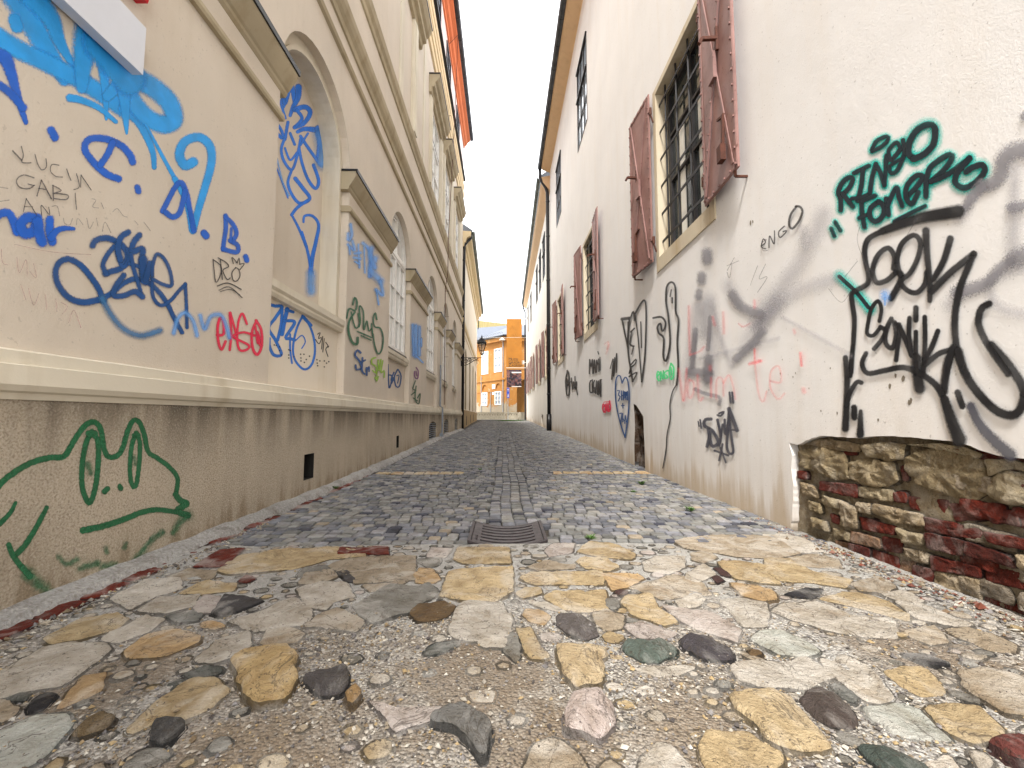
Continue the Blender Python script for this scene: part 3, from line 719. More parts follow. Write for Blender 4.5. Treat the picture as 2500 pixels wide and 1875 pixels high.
# kerb mortar fillet and the brick line along the left wall
kb = MB(); ysk = list(np.arange(-1, 25.5, .12)); vs = []
for y_ in ysk:
    z0 = gz(y_); j = noise.noise(Vector((y_*3, 0, 0)))*.04+noise.noise(Vector((y_*11, 2, 0)))*.025; e = -2.33+j if y_ < 12 else -2.3+j
    vs += [(-2.47, y_, z0+.075+j*.5), (-2.41, y_, z0+.05+j*.6), (-2.35+j, y_, z0+.04+j*.3), (e+.02, y_, z0-.03)]
kb.add(vs, [(i*4+j, i*4+j+1, (i+1)*4+j+1, (i+1)*4+j) for i in range(len(ysk)-1) for j in range(3)])
tag(kb.build('kerb', M['concrete'], smooth=True), kind='structure')
bk = MB(); y_ = 1.2
while y_ < 7.2:
    L = random.uniform(.22, .3)
    if random.random() < .96:
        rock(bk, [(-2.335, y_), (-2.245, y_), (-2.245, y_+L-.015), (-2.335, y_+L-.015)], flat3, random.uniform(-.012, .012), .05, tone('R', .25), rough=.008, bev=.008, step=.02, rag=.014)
    y_ += L
tag(bk.build('brick_edging', M['flag'], smooth=True), kind='structure')

# ------------------------------------------------------------------ LEFT BUILDING
LW = -2.48; PB = 1.34
lb = thing('plaster_building', (-5, 12, 0), 'tall tan plaster building on the left with arched windows, pilaster caps and an orange eave', 'building')
def arch(y0, y1, zb, zs, rise, n=18):
    c = (y0+y1)/2; r = (y1-y0)/2
    return [(y0, zb), (y1, zb)]+[(c+r*math.cos(math.pi*i/n), zs+rise*math.sin(math.pi*i/n)) for i in range(n+1)]
BAYS = [(4.56, 6.71), (9.23, 11.31), (13.81, 16.02), (17.4, 19.35), (20.72, 22.72)]
UP1 = [(13.95, 15.9), (17.15, 19.0), (21.0, 22.9)]
HOOD = [(4.1, 7.1), (8.8, 11.9), (13.5, 16.3), (16.9, 19.3), (20.6, 23.4)]
at = lambda X: (lambda a, b: (X, a, b))
arches = [arch(a, b, PB, 4.93, .98) for a, b in BAYS]
up1 = [[(a, 8.75), (b, 8.75), (b, 11.6), (a, 11.6)] for a, b in UP1]
up2 = [[(a+.25, 15.95), (b-.25, 15.95), (b-.25, 17.2), (a+.25, 17.2)] for a, b in UP1+[(4.7, 6.6)]]
w_ = MB(); w_.sheet([[(-4, .9), (25.4, .9), (25.4, 8.4), (-4, 8.4)]]+arches, at(LW))
for a in arches: w_.wall(a, at(LW), at(-2.60))
w_.sheet([[(-4, 8.4), (25.4, 8.4), (25.4, 15.5), (-4, 15.5)]]+up1, at(LW))
for a in up1: w_.wall(a, at(LW), at(-2.56))
w_.add([(-2.48, 25.4, 0), (-9, 25.4, 0), (-9, 25.4, 18), (-2.48, 25.4, 18)], [(0,1,2,3)])
w_.add([(-2.48, -4, 0), (-9, -4, 0), (-9, -4, 18), (-2.48, -4, 18)], [(0,1,2,3)])
w_.add([(-9, -4, 0), (-9, 25.4, 0), (-9, 25.4, 18), (-9, -4, 18)], [(0,1,2,3)])
w_.build('wall', M['left'], lb)
pk = MB(); pk.sheet([[(-4, 15.5), (25.4, 15.5), (25.4, 17.7), (-4, 17.7)]]+up2, at(LW)); pk.build('attic_wall', M['pinkwall'], lb, 'pale pink wall band below the orange eave')
# recess backs, sills, niche
for i, (a, b_) in enumerate(BAYS):
    pn = MB(); pn.add([(-2.60, a, PB), (-2.60, b_, PB), (-2.60, b_, 2.36), (-2.60, a, 2.36)], [(0,1,2,3)])
    pn.build('apron_panel', M['b2'] if i == 0 else M['left'], lb)
    sp = [(-2.62, 2.32), (-2.53, 2.32), (-2.51, 2.36), (-2.515, 2.39), (-2.49, 2.42), (-2.488, 2.50), (-2.62, 2.55)]
    MB().prof(sp, a+.004, b_-.004).build('sill', M['cream'], lb)
a, b_ = BAYS[0]; o_ = arch(a, b_, 2.5, 4.93, .98); i_ = arch(a+.17, b_-.17, 2.52, 4.93, .80)
rg_ = MB(); rg_.sheet([o_, i_], at(-2.60)); rg_.wall(i_, at(-2.60), at(-2.84)); rg_.build('niche_surround', M['cream'], lb)
i2 = arch(a+.12, b_-.12, 2.52, 4.93, .85); md = MB(); md.slab([i2, i_], at(-2.575), at(-2.60), False); md.build('moulding', M['cream'], lb)
nb_ = MB(); nb_.sheet([i_], at(-2.84)); nb_.build('niche_back', M['left'], lb)
# pilaster caps
PIL = [(-4, 4.56), (6.71, 9.23), (11.31, 13.81), (16.02, 17.4), (19.35, 20.72), (22.72, 25.3)]
capp = [(-2.60, 4.27), (-2.44, 4.27), (-2.43, 4.30), (-2.44, 4.35), (-2.477, 4.37), (-2.477, 4.60), (-2.455, 4.63), (-2.45, 4.66), (-2.43, 4.68), (-2.40, 4.73), (-2.36, 4.80), (-2.345, 4.83), (-2.335, 4.90), (-2.60, 4.90)]
for a, b_ in PIL:
    c = MB(); c.prof([(x, z) for x, z in capp[5:13]]+[(-2.60, 4.90), (-2.60, 4.6)], a-.1, b_+.1)
    c.prof([(-2.60, 4.27), (-2.44, 4.27), (-2.43, 4.30), (-2.44, 4.35), (-2.476, 4.37), (-2.60, 4.37)], a-.03, b_+.03)
    k = c.build('pilaster_cap', M['trim'], lb)
    f_ = MB(); f_.box(-2.60, -2.32, a-.115, b_+.115, 4.902, 4.93); f_.box(-2.345, -2.32, a-.115, b_+.115, 4.87, 4.902); f_.build('flashing', M['flash'], k)
# plinth and its cornice
vents = [([(743,1108),(767,1108),(767,1169),(743,1169)], 0), ([(968,1064),(974,1064),(974,1093),(968,1093)], 0)]
hol = []
for q, _ in vents:
    p = [onX(u_, v_, -2.45) for u_, v_ in q]; ya, yb = p[0].y, p[1].y; zt = (p[0].z+p[1].z)/2; zb = (p[2].z+p[3].z)/2
    hol.append([(ya, zb), (yb, zb), (yb, zt), (ya, zt)])
for (ua, ub, vt, vb) in ((1047,1065,1041,1074), (1084,1095,1031,1060), (1110,1117,1028.5,1049.5)):
    ya = onX(ua, vb, -2.45).y; yb = onX(ub, vb, -2.45).y; zb = gz(ya)+.06; zt = zb+.62
    hol.append(arch(ya, yb, zb, zt-.2, .2, 8))
pl = MB(); pl.sheet([[(-4, -.1), (25.4, -.1), (25.4, 1.09), (-4, 1.09)]]+hol, at(-2.45))
for h in hol[2:]: pl.wall(h, at(-2.45), at(-2.6))
pl.add([(-2.45, 25.4, 0), (-2.6, 25.4, 0), (-2.6, 25.4, 1.1), (-2.45, 25.4, 1.1)], [(0,1,2,3)])
pl.build('plinth', M['plinth'], lb)
for h in hol[:2]:
    q = MB(); ya, zb = h[0]; yb, zt = h[2]; q.add([(-2.595, ya, zb), (-2.595, yb, zb), (-2.595, yb, zt), (-2.595, ya, zt)], [(0,1,2,3)]); q.wall(h, at(-2.452), at(-2.595)); q.build('air_vent', M['holeshade'], lb)  # back and reveals painted near-black, standing in for shade in the hole
for h in hol[2:]:
    q = MB(); q.sheet([h], at(-2.59)); v_ = q.build('cellar_vent', M['holeshade'], lb)
    s_ = MB(); ya, zb = h[0]; yb = h[1][0]
    for k in range(8): s_.box(-2.50, -2.47, ya+.01, yb-.01, zb+.04+k*.07, zb+.062+k*.07)
    s_.build('louvre', M['greymetal'], v_)
pc = [(-2.48, 1.345), (-2.43, 1.33), (-2.425, 1.265), (-2.40, 1.258), (-2.395, 1.16), (-2.41, 1.13), (-2.43, 1.12), (-2.44, 1.088), (-2.47, 1.085)]
MB().prof(pc, -4, 25.4).build('plinth_cornice', M['cream'], lb)
# string courses
for nm, pts in (('string_course', [(-2.48, 6.5), (-2.44, 6.52), (-2.425, 6.58), (-2.48, 6.62)]),
                ('cornice_band', [(-2.48, 6.92), (-2.45, 6.93), (-2.44, 7.02), (-2.40, 7.08), (-2.37, 7.16), (-2.36, 7.26), (-2.48, 7.3)]),
                ('cornice_band', [(-2.48, 8.16), (-2.45, 8.18), (-2.44, 8.28), (-2.40, 8.36), (-2.38, 8.5), (-2.48, 8.56)])):
    MB().prof(pts, -4, 25.41).build(nm, M['trim'], lb)
bb = MB()
for z_ in (13.3, 13.85, 14.35, 14.85): bb.prof([(-2.48, z_), (-2.42, z_+.03), (-2.40, z_+.24), (-2.48, z_+.27)], -4, 25.41)
bb.build('frieze', M['b2trim'], lb)
fb = MB(); fb.prof([(-2.48, 15.4), (-2.33, 15.42), (-2.33, 15.47), (-2.48, 15.5)], -4, 25.42); fb.build('flashing', M['flash'], lb)
# first floor windows
def sash(mb, x, y0, y1, z0, z1, mull, rails, fw=.07, bw=.035, t=.035):
    mb.box(x-t, x+t, y0, y0+fw, z0, z1); mb.box(x-t, x+t, y1-fw, y1, z0, z1)
    mb.box(x-t, x+t, y0+fw, y1-fw, z0, z0+fw); mb.box(x-t, x+t, y0+fw, y1-fw, z1-fw, z1)
    cs = [y0+(y1-y0)*q for q in mull]
    for c_ in cs: mb.box(x-t*.9, x+t*.9, c_-bw, c_+bw, z0+fw, z1-fw)
    ed = [y0+fw]+[q for c_ in cs for q in (c_-bw, c_+bw)]+[y1-fw]
    for r_ in rails:
        z_ = z0+(z1-z0)*r_
        for k in range(0, len(ed), 2): mb.box(x-t*.8, x+t*.8, ed[k], ed[k+1], z_-bw*.6, z_+bw*.6)
for a, b_ in UP1:
    q = MB(); sash(q, -2.53, a, b_, 8.75, 11.6, (.5,), (.33, .66)); wn = q.build('window', M['white'], lb)
    g_ = MB(); g_.box(-2.56, -2.545, a+.01, b_-.01, 8.76, 11.59); g_.build('pane', M['glasslight'], wn)
    q = MB(); sash(q, -2.5, a, b_, 8.75, 11.6, (.5,), (.7,), .02, .012, .008); q.build('glazing_seal', M['darkframe'], wn)
    for y0_, y1_ in ((a-.32, a-.04), (b_+.04, b_+.32)):
        s_ = MB(); s_.box(-2.485, -2.42, y0_, y1_, 8.56, 11.75); s_.box(-2.42, -2.39, y0_+.06, y1_-.06, 8.6, 11.7); s_.build('window_jamb', M['cream'], wn)
    s_ = MB(); s_.box(-2.485, -2.40, a-.32, b_+.32, 8.56, 8.70); s_.build('window_sill', M['trim'], wn)
for a, b_ in HOOD:
    hp = [(-2.48, 11.75), (-2.40, 11.76), (-2.37, 11.92), (-2.28, 11.95), (-2.27, 12.08), (-2.2, 12.14), (-2.13, 12.28), (-2.12, 12.36), (-2.48, 12.36)]
    k = MB().prof(hp, a, b_).build('window_hood', M['trim'], lb); f_ = MB(); f_.box(-2.48, -2.10, a-.02, b_+.02, 12.362, 12.4); f_.build('flashing', M['flash'], k)
jb = MB(); jb.box(-2.485, -2.40, 10.9, 11.3, 8.56, 11.75); jb.box(-2.40, -2.37, 10.96, 11.24, 8.6, 11.7); jb.build('window_jamb', M['cream'], lb)
for y_ in (9.65, 12.55, 16.42, 19.9, 24.2):
    ls = MB(); ls.box(-2.48, -2.45, y_, y_+.3, 8.56, 13.3); ls.build('lesene', M['cream'], lb)
for p in up2:
    a, b_ = p[0][0], p[1][0]; q = MB(); sash(q, -2.47, a, b_, 15.95, 17.2, (.5,), (.5,), .05, .03); wn = q.build('window', M['darkframe'], lb)
    g_ = MB(); g_.box(-2.50, -2.49, a, b_, 15.95, 17.2); g_.build('pane', M['glassblue'], wn)
# arched windows
for a, b_ in BAYS[1:]:
    q = MB(); x = -2.64; c_ = (a+b_)/2; r_ = (b_-a)/2
    oa = arch(a, b_, 2.52, 4.93, .98); ia = arch(a+.1, b_-.1, 2.62, 4.93, .88)
    q.slab([oa, ia], at(-2.605), at(-2.69))
    sash(q, -2.645, a+.1, c_-.001, 2.62, 4.86, (.5,), (.33, .66), .06, .02, .03); sash(q, -2.645, c_+.001, b_-.1, 2.62, 4.86, (.5,), (.33, .66), .06, .02, .03)
    q.box(-2.69, -2.60, a+.1, b_-.1, 4.86, 4.98); q.box(-2.685, -2.605, c_-.05, c_+.05, 4.98, 5.8)
    n = 12; 
    for rr, tt in ((.84, .03),):
        for k in range(n):
            t0, t1 = math.pi*k/n, math.pi*(k+1)/n
            q.bar((-2.64, c_+(r_-.17)*math.cos(t0), 4.98+.8*math.sin(t0)), (-2.64, c_+(r_-.17)*math.cos(t1), 4.98+.8*math.sin(t1)), .04, .04, (1,0,0))
    wn = q.build('arched_window', M['white'], lb)
    g_ = MB(); g_.sheet([arch(a+.05, b_-.05, 2.57, 4.93, .93)], at(-2.662)); g_.build('pane', M['glasslight'], wn)
    f_ = MB(); f_.box(-2.61, -2.555, a+.01, b_-.01, 2.545, 2.575); f_.build('sill_flashing', M['flash'], wn)
# orange cove eave, gutter, roof
MB().prof([(-2.48, 17.55), (-2.42, 17.56), (-2.40, 17.7), (-2.30, 17.78), (-2.24, 17.92), (-2.10, 18.02), (-2.08, 18.12), (-2.48, 18.12)], -4, 25.5).build('eave', M['orange'], lb, 'orange painted eave cove')
def gutter(parent, a, b_, r, m, n=8, step=1.1):
    a = Vector(a); b_ = Vector(b_); d = (b_-a).normalized(); q = MB(); sx = Vector((0,0,1)).cross(d).normalized()
    vs = []
    for p in (a, b_):
        for k in range(n+1): t_ = math.pi*k/n; vs.append(p+sx*math.cos(t_)*r-Vector((0,0,1))*math.sin(t_)*r)
        for k in range(n+1): t_ = math.pi*(n-k)/n; vs.append(p+sx*math.cos(t_)*r*.88-Vector((0,0,1))*math.sin(t_)*r*.88)
    k = 2*n+2; q.add(vs, [(i, (i+1) % k, k+(i+1) % k, k+i) for i in range(k)]+[tuple(range(k))[::-1], tuple(range(k, 2*k))])
    o = q.build('gutter', m, parent)
    L = (b_-a).length; s_ = MB(); t_ = .4
    while t_ < L:
        p = a+d*t_; vs = []
        for e in (-.018, .018):
            for kk in range(n+1): th_ = math.pi*kk/n; vs.append(p+d*e+sx*math.cos(th_)*r*1.05-Vector((0,0,1))*math.sin(th_)*r*1.05)
        s_.add(vs, [(i, i+1, n+2+i, n+1+i) for i in range(n)]); t_ += step
    s_.build('gutter_bracket', M['flash'], o); return o
gutter(lb, (-2.0, -4, 18.25), (-2.0, 25.6, 18.25), .13, M['gutter'])
MB().add([(-2.0, -4, 18.2), (-2.0, 25.5, 18.2), (-6, 25.5, 21), (-6, -4, 21), (-9, -4, 19), (-9, 25.5, 19)], [(0,1,2,3), (3,2,5,4)]) 
rf = MB(); rf.add([(-2.02, -4, 18.15), (-2.02, 25.5, 18.15), (-6, 25.5, 21), (-6, -4, 21), (-9, -4, 18), (-9, 25.5, 18)], [(0,1,2,3), (3,2,5,4)]); rf.build('roof', M['tile'], lb)
# conduit, cable, downpipe
q = MB(); q.tube([(-2.44, 16.6, 4.2), (-2.44, 16.6, 3.0)], .008, 5); q.tube([(-2.43, 16.6, 3.0), (-2.43, 16.6, 1.42), (-2.36, 16.75, 1.36), (-2.36, 16.75, .5), (-2.40, 16.75, gz(16.7))], .035, 8); q.box(-2.44, -2.33, 16.62, 16.9, gz(16.7)-.05, gz(16.7)+.16)
q.build('conduit', M['greymetal'], lb)
q = MB(); q.tube([(-2.4, 17.9, 17.5), (-2.06, 18.0, 18.0), (-2.1, 17.9, 15.5), (-2.2, 17.9, 12.6), (-2.36, 17.85, 8.5), (-2.36, 17.85, 7.1), (-2.46, 17.85, 6.4), (-2.44, 17.8, 1.5)], .014, 5)
for z_ in (3.5, 5.2, 6.3, 9.4, 14.1): q.bar((-2.48, 17.86, z_), (-2.30, 17.86, z_), .012)
q.build('lightning_cable', M['rust'], lb)
pt = [(-2.0, 25.75, 12.35), (-2.02, 25.72, 11.95), (-2.25, 25.7, 11.7), (-2.40, 25.66, 11.45), (-2.42, 25.62, 8), (-2.42, 25.6, gz(25)-.05)]

# ------------------------------------------------------------------ SECOND LEFT BUILDING
b2 = thing('plaster_building', (-5, 36, .3), 'lower cream building with tall narrow niches beyond the left downpipe', 'building')
A = Vector((-2.5, 25.45, 0)); B_ = Vector((-2.9, 46.6, 0)); d2 = (B_-A).normalized(); n2 = Vector((-d2.y, d2.x, 0)); L2 = (B_-A).length
n2 = -n2 if n2.x < 0 else n2
f2 = lambda off: (lambda s_, z: tuple(A+d2*s_+n2*off+Vector((0,0,z))))
slots = [arch(s_, s_+1.5, 1.5, 5.0, .65, 10) for s_ in (3.0, 7.8, 12.6, 17.2)]
q = MB(); q.sheet([[(0, .1), (L2, .1), (L2, 12.3), (0, 12.3)]]+slots, f2(0))
q.add([f2(0)(L2, 0), f2(0)(L2, 12.3), (-9, 46.6, 12.3), (-9, 46.6, 0)], [(0,1,2,3)]); q.add([f2(0)(0, 6), f2(0)(0, 12.3), (-9, 25.45, 12.3), (-9, 25.45, 6)], [(0,1,2,3)])
q.build('wall', M['b2'], b2)
for s_ in slots:
    q = MB(); q.sheet([s_], f2(-.22)); q.wall(s_, f2(.001), f2(-.22)); q.build('niche', M['trim'], b2, 'tan recessed niche')
q = MB(); q.slab([[(0, .2), (L2, .2), (L2, 1.45), (0, 1.45)]], f2(.04), f2(0), False); q.build('plinth', M['b2plinth'], b2)
for s_ in (4.2, 8.7, 13.4):
    zb = gz(25.45+s_)+.08; q = MB(); q.slab([arch(s_, s_+.55, zb, zb+.5, .15, 6)], f2(.045), f2(.03), False); q.build('cellar_vent', M['holeshade'], b2)
q = MB(); q.sweep(A, B_, [(0, 6.65), (-.05, 6.67), (-.09, 6.8), (-.1, 6.95), (0, 7.0)]); q.sweep(A, B_, [(0, 6.25), (-.03, 6.26), (-.03, 6.32), (0, 6.34)]); q.build('string_course', M['b2trim'], b2)
q = MB(); q.sweep(A-Vector((0, .02, 0)), B_, [(0, 11.35), (-.08, 11.37), (-.12, 11.6), (-.2, 11.62), (-.26, 11.9), (-.5, 12.0), (-.52, 12.28), (0, 12.3)]); q.build('eave', M['b2trim'], b2)
gutter(b2, A+n2*.6+Vector((0, .1, 12.4)), B_+n2*.6+Vector((0, .1, 12.4)), .13, M['guttergreen'])
q = MB(); q.add([A+n2*.6+Vector((0,0,12.36)), B_+n2*.6+Vector((0,0,12.36)), (-8, 46.6, 16.5), (-8, 25.45, 16.5)], [(0,1,2,3)]); q.build('roof', M['roof'], b2)
q = MB(); q.tube(pt, .085, 10)
for z_ in (3, 5.5, 8, 10.5): q.lathe((-2.42, 25.61, z_), [(.095, 0), (.1, .01), (.1, .05), (.095, .06)], 10)
q.build('downpipe', M['pipe'], b2, smooth=True)
q = MB(); q.tube([B_+n2*.15+Vector((0,.1,12.2)), B_+n2*.15+Vector((0,.1,11)), B_+n2*.1+Vector((0,.1,10.6))], .05, 6); q.build('downpipe', M['pipe'], b2)

# ------------------------------------------------------------------ RIGHT BUILDINGS
RW = 2.58; RE = 23.1
rb = thing('plaster_building', (5, 10, 0), 'off white building on the right with barred windows and broken masonry at its foot', 'building')
WIN = [(5.12, 6.85), (11.7, 13.42), (18.25, 19.97)]
UPW = [(12.55, 14.25), (18.55, 20.25)]
BR = px('R4', P('300,1200 315,1000 325,800 312,700 318,620 300,548 345,560 380,545 430,520 490,507 560,512 620,515 700,522 760,512 840,508 920,510 1000,515 1080,524 1150,530 1220,536 1290,548 1350,566 1400,590 1450,604 1500,620 1580,630 1659,640'))
brk = [tuple(onX(u_, v_, RW)[1:]) for u_, v_ in BR]
brk = [(brk[0][0], -.1)]+[q for q in brk[1:]]+[(1.9, .76), (1.6, .7), (1.35, .4), (1.2, -.1)]
# rag the broken plaster edge a little
rag = []
for (a, b_), (c_, d_) in zip(brk, brk[1:]):
    k = max(1, int(math.hypot(c_-a, d_-b_)/.03))
    for j in range(k):
        t_ = j/k; y_ = a+(c_-a)*t_; z_ = b_+(d_-b_)*t_; w2 = .008 if 0 < j else 0
        rag.append((y_+noise.noise(Vector((y_*30, z_*30, 1)))*w2, z_+noise.noise(Vector((y_*30, z_*30, 9)))*w2))
rag.append(brk[-1])
outer = [(-4, -.1)]+rag[::-1]
door = [tuple(onX(u_, v_, RW)[1:]) for u_, v_ in px('R2', P('765,1600 762,1500 766,1400 764,1320 758,1240 775,1250 800,1290 818,1320 822,1420 826,1500 829,1625'))]
outer += [(door[-1][0], -.1)]+door[::-1][1:-1]+[(door[0][0], -.1)]
outer += [(RE, -.1), (RE, 14.6), (-4, 14.6)]
holes = [[(a, 3.62), (b_, 3.62), (b_, 6.45), (a, 6.45)] for a, b_ in WIN]+[[(a, 10.17), (b_, 10.17), (b_, 13.0), (a, 13.0)] for a, b_ in UPW]
q = MB(); q.sheet([outer]+holes, at(RW)); 
for h in holes[3:]: q.wall(h, at(RW), at(2.62))
n_ = len(rag); q.add([(RW, a, b_) for a, b_ in rag]+[(RW+.1, a, b_) for a, b_ in rag], [(i, i+1, n_+i+1, n_+i) for i in range(n_-1)])
q.add([(RW, -4, 0), (9, -4, 0), (9, -4, 14.4), (RW, -4, 14.4)], [(0,1,2,3)]); q.add([(9, -4, 0), (9, RE, 0), (9, RE, 14.4), (9, -4, 14.4)], [(0,1,2,3)])
q.build('wall', M['right'], rb)
# exposed masonry
bs_ = MB(); gy_ = np.arange(1.1, 4.6, .03); gz_ = np.arange(-.08, 1.45, .03); k = len(gy_)
bs_.cur = srgb(176,160,132)
bs_.add([(RW+.068+noise.fractal(Vector((y_*4, z_*4, 5)), 1, 2, 4)*.02, y_, z_) for z_ in gz_ for y_ in gy_], [(j*k+i, j*k+i+1, (j+1)*k+i+1, (j+1)*k+i) for j in range(len(gz_)-1) for i in range(k-1)])
bs_.build('mortar_core', M['brick'], rb, 'sandy mortar behind the fallen plaster', smooth=True)
MS = '''S 360,600 470,570 600,610 640,750 560,760 420,700 360,680
S 650,660 740,640 890,670 910,760 850,800 720,790 640,740
S 970,640 1100,580 1260,600 1400,660 1410,830 1330,880 1180,840 1040,790 980,710
S 1430,780 1540,710 1700,740 1700,910 1520,890 1420,840
S 380,560 480,530 620,540 700,560 690,600 560,590 430,560
S 720,560 860,545 960,560 950,640 860,650 740,620
S 1000,560 1150,550 1290,570 1400,610 1370,640 1200,590 1080,570
S 1430,640 1540,650 1700,680 1700,720 1560,700 1450,740
R 475,770 680,790 682,865 480,820
S 690,800 880,820 880,890 700,860
R 970,860 1180,880 1170,970 980,930
R 1195,900 1380,910 1390,990 1240,1000
R 1440,930 1600,950 1610,1030 1450,1010
R 1620,960 1720,970 1720,1050 1625,1040
S 780,900 1040,960 1060,1030 900,1010 780,950
S 680,890 760,900 760,960 690,950
R 700,975 890,1030 890,1080 720,1050
R 530,950 580,980 580,1020 530,1010
S 590,880 690,930 680,1040 590,1020
R 1070,980 1390,1050 1390,1110 1080,1060
R 1420,1060 1700,1115 1700,1180 1440,1120
R 650,1060 810,1100 810,1160 650,1120
R 820,1090 930,1110 935,1190 830,1170
R 1090,1070 1300,1120 1290,1200 1100,1160
R 1320,1120 1560,1200 1600,1270 1330,1200
S 540,1040 640,1070 640,1120 540,1090
S 910,1040 1060,1080 1060,1140 950,1130
R 545,1110 630,1130 630,1175 550,1150
R 635,1130 750,1160 750,1225 640,1195
R 755,1170 905,1210 905,1285 760,1240
R 915,1220 1000,1240 990,1310 915,1285
R 1000,1255 1115,1280 1110,1365 1000,1320
S 1120,1290 1385,1340 1385,1460 1120,1390
R 1395,1370 1700,1440 1700,1570 1395,1470
R 1110,1200 1390,1270 1390,1330 1120,1280
R 1420,1260 1700,1320 1700,1410 1430,1350
S 355,770 440,800 460,870 380,850
R 350,710 400,715 400,760 350,755
S 400,880 470,900 480,960 410,940
R 880,830 960,840 960,900 890,890
R 600,590 680,585 680,620 610,615
S 950,1150 1100,1190 1090,1250 950,1210
S 480,850 590,880 580,930 490,905
R 920,690 960,680 970,760 940,765
S 1620,1190 1700,1205 1700,1300 1640,1280
S 420,980 510,1000 520,1060 430,1040
S 1580,1200 1620,1210 1610,1250'''
mb_ = MB(); to_m = lambda a, b_, z: (RW+.075-z, a, b_); occ = []
for ln in MS.split('\n'):
    q = ln.split(' '); p2 = [tuple(onX(u_, v_, RW+.03)[1:]) for u_, v_ in px('R4', P(' '.join(q[1:])))]
    if len(p2) < 4: continue
    # grow a hair so joints are thin
    cc = np.array(p2).mean(0); p2 = [tuple(cc+(np.array(p)-cc)*1.09) for p in p2]; occ.append(p2)
    isR = q[0] == 'R'; c = tone('R', .35) if isR else srgb(*random.choice(((190,172,138), (204,188,156), (176,158,124), (196,176,144))))
    if isR and random.random() < .22: c = srgb(168,132,104)
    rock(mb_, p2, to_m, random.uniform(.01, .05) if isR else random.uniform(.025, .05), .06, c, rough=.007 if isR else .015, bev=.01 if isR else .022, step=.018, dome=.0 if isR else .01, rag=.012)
for row_ in range(8):       # courses nearer than the picture's edge
    y_ = 1.25
    while y_ < 2.45:
        w2 = random.uniform(.2, .3)
        rock(mb_, [(y_, row_*.14+.02), (y_+w2-.03, row_*.14+.02), (y_+w2-.03, row_*.14+.12), (y_, row_*.14+.12)], to_m, .03, .05, tone(random.choice('RRT'), .3), rough=.01, bev=.02, step=.03); y_ += w2
mb_.build('masonry', M['brick'], rb, 'exposed red brick and rubble stone where the plaster has fallen', smooth=True)
q = MB(); q.cur = srgb(84,62,44); gy_ = np.arange(7.1, 8.6, .05); gz_ = np.arange(-.05, 1.4, .05); k = len(gy_)
q.add([(RW+.1+noise.fractal(Vector((y_*5, z_*5, 2)), 1, 2, 4)*.05, y_, z_) for z_ in gz_ for y_ in gy_], [(j*k+i, j*k+i+1, (j+1)*k+i+1, (j+1)*k+i) for j in range(len(gz_)-1) for i in range(k-1)])
n_ = len(door); q.add([(RW, a, b_) for a, b_ in door]+[(RW+.12, a, b_) for a, b_ in door], [(i, i+1, n_+i+1, n_+i) for i in range(n_-1)])
q.build('breach', M['brick'], rb, 'narrow dark breach in the plaster at the foot of the wall', smooth=True)
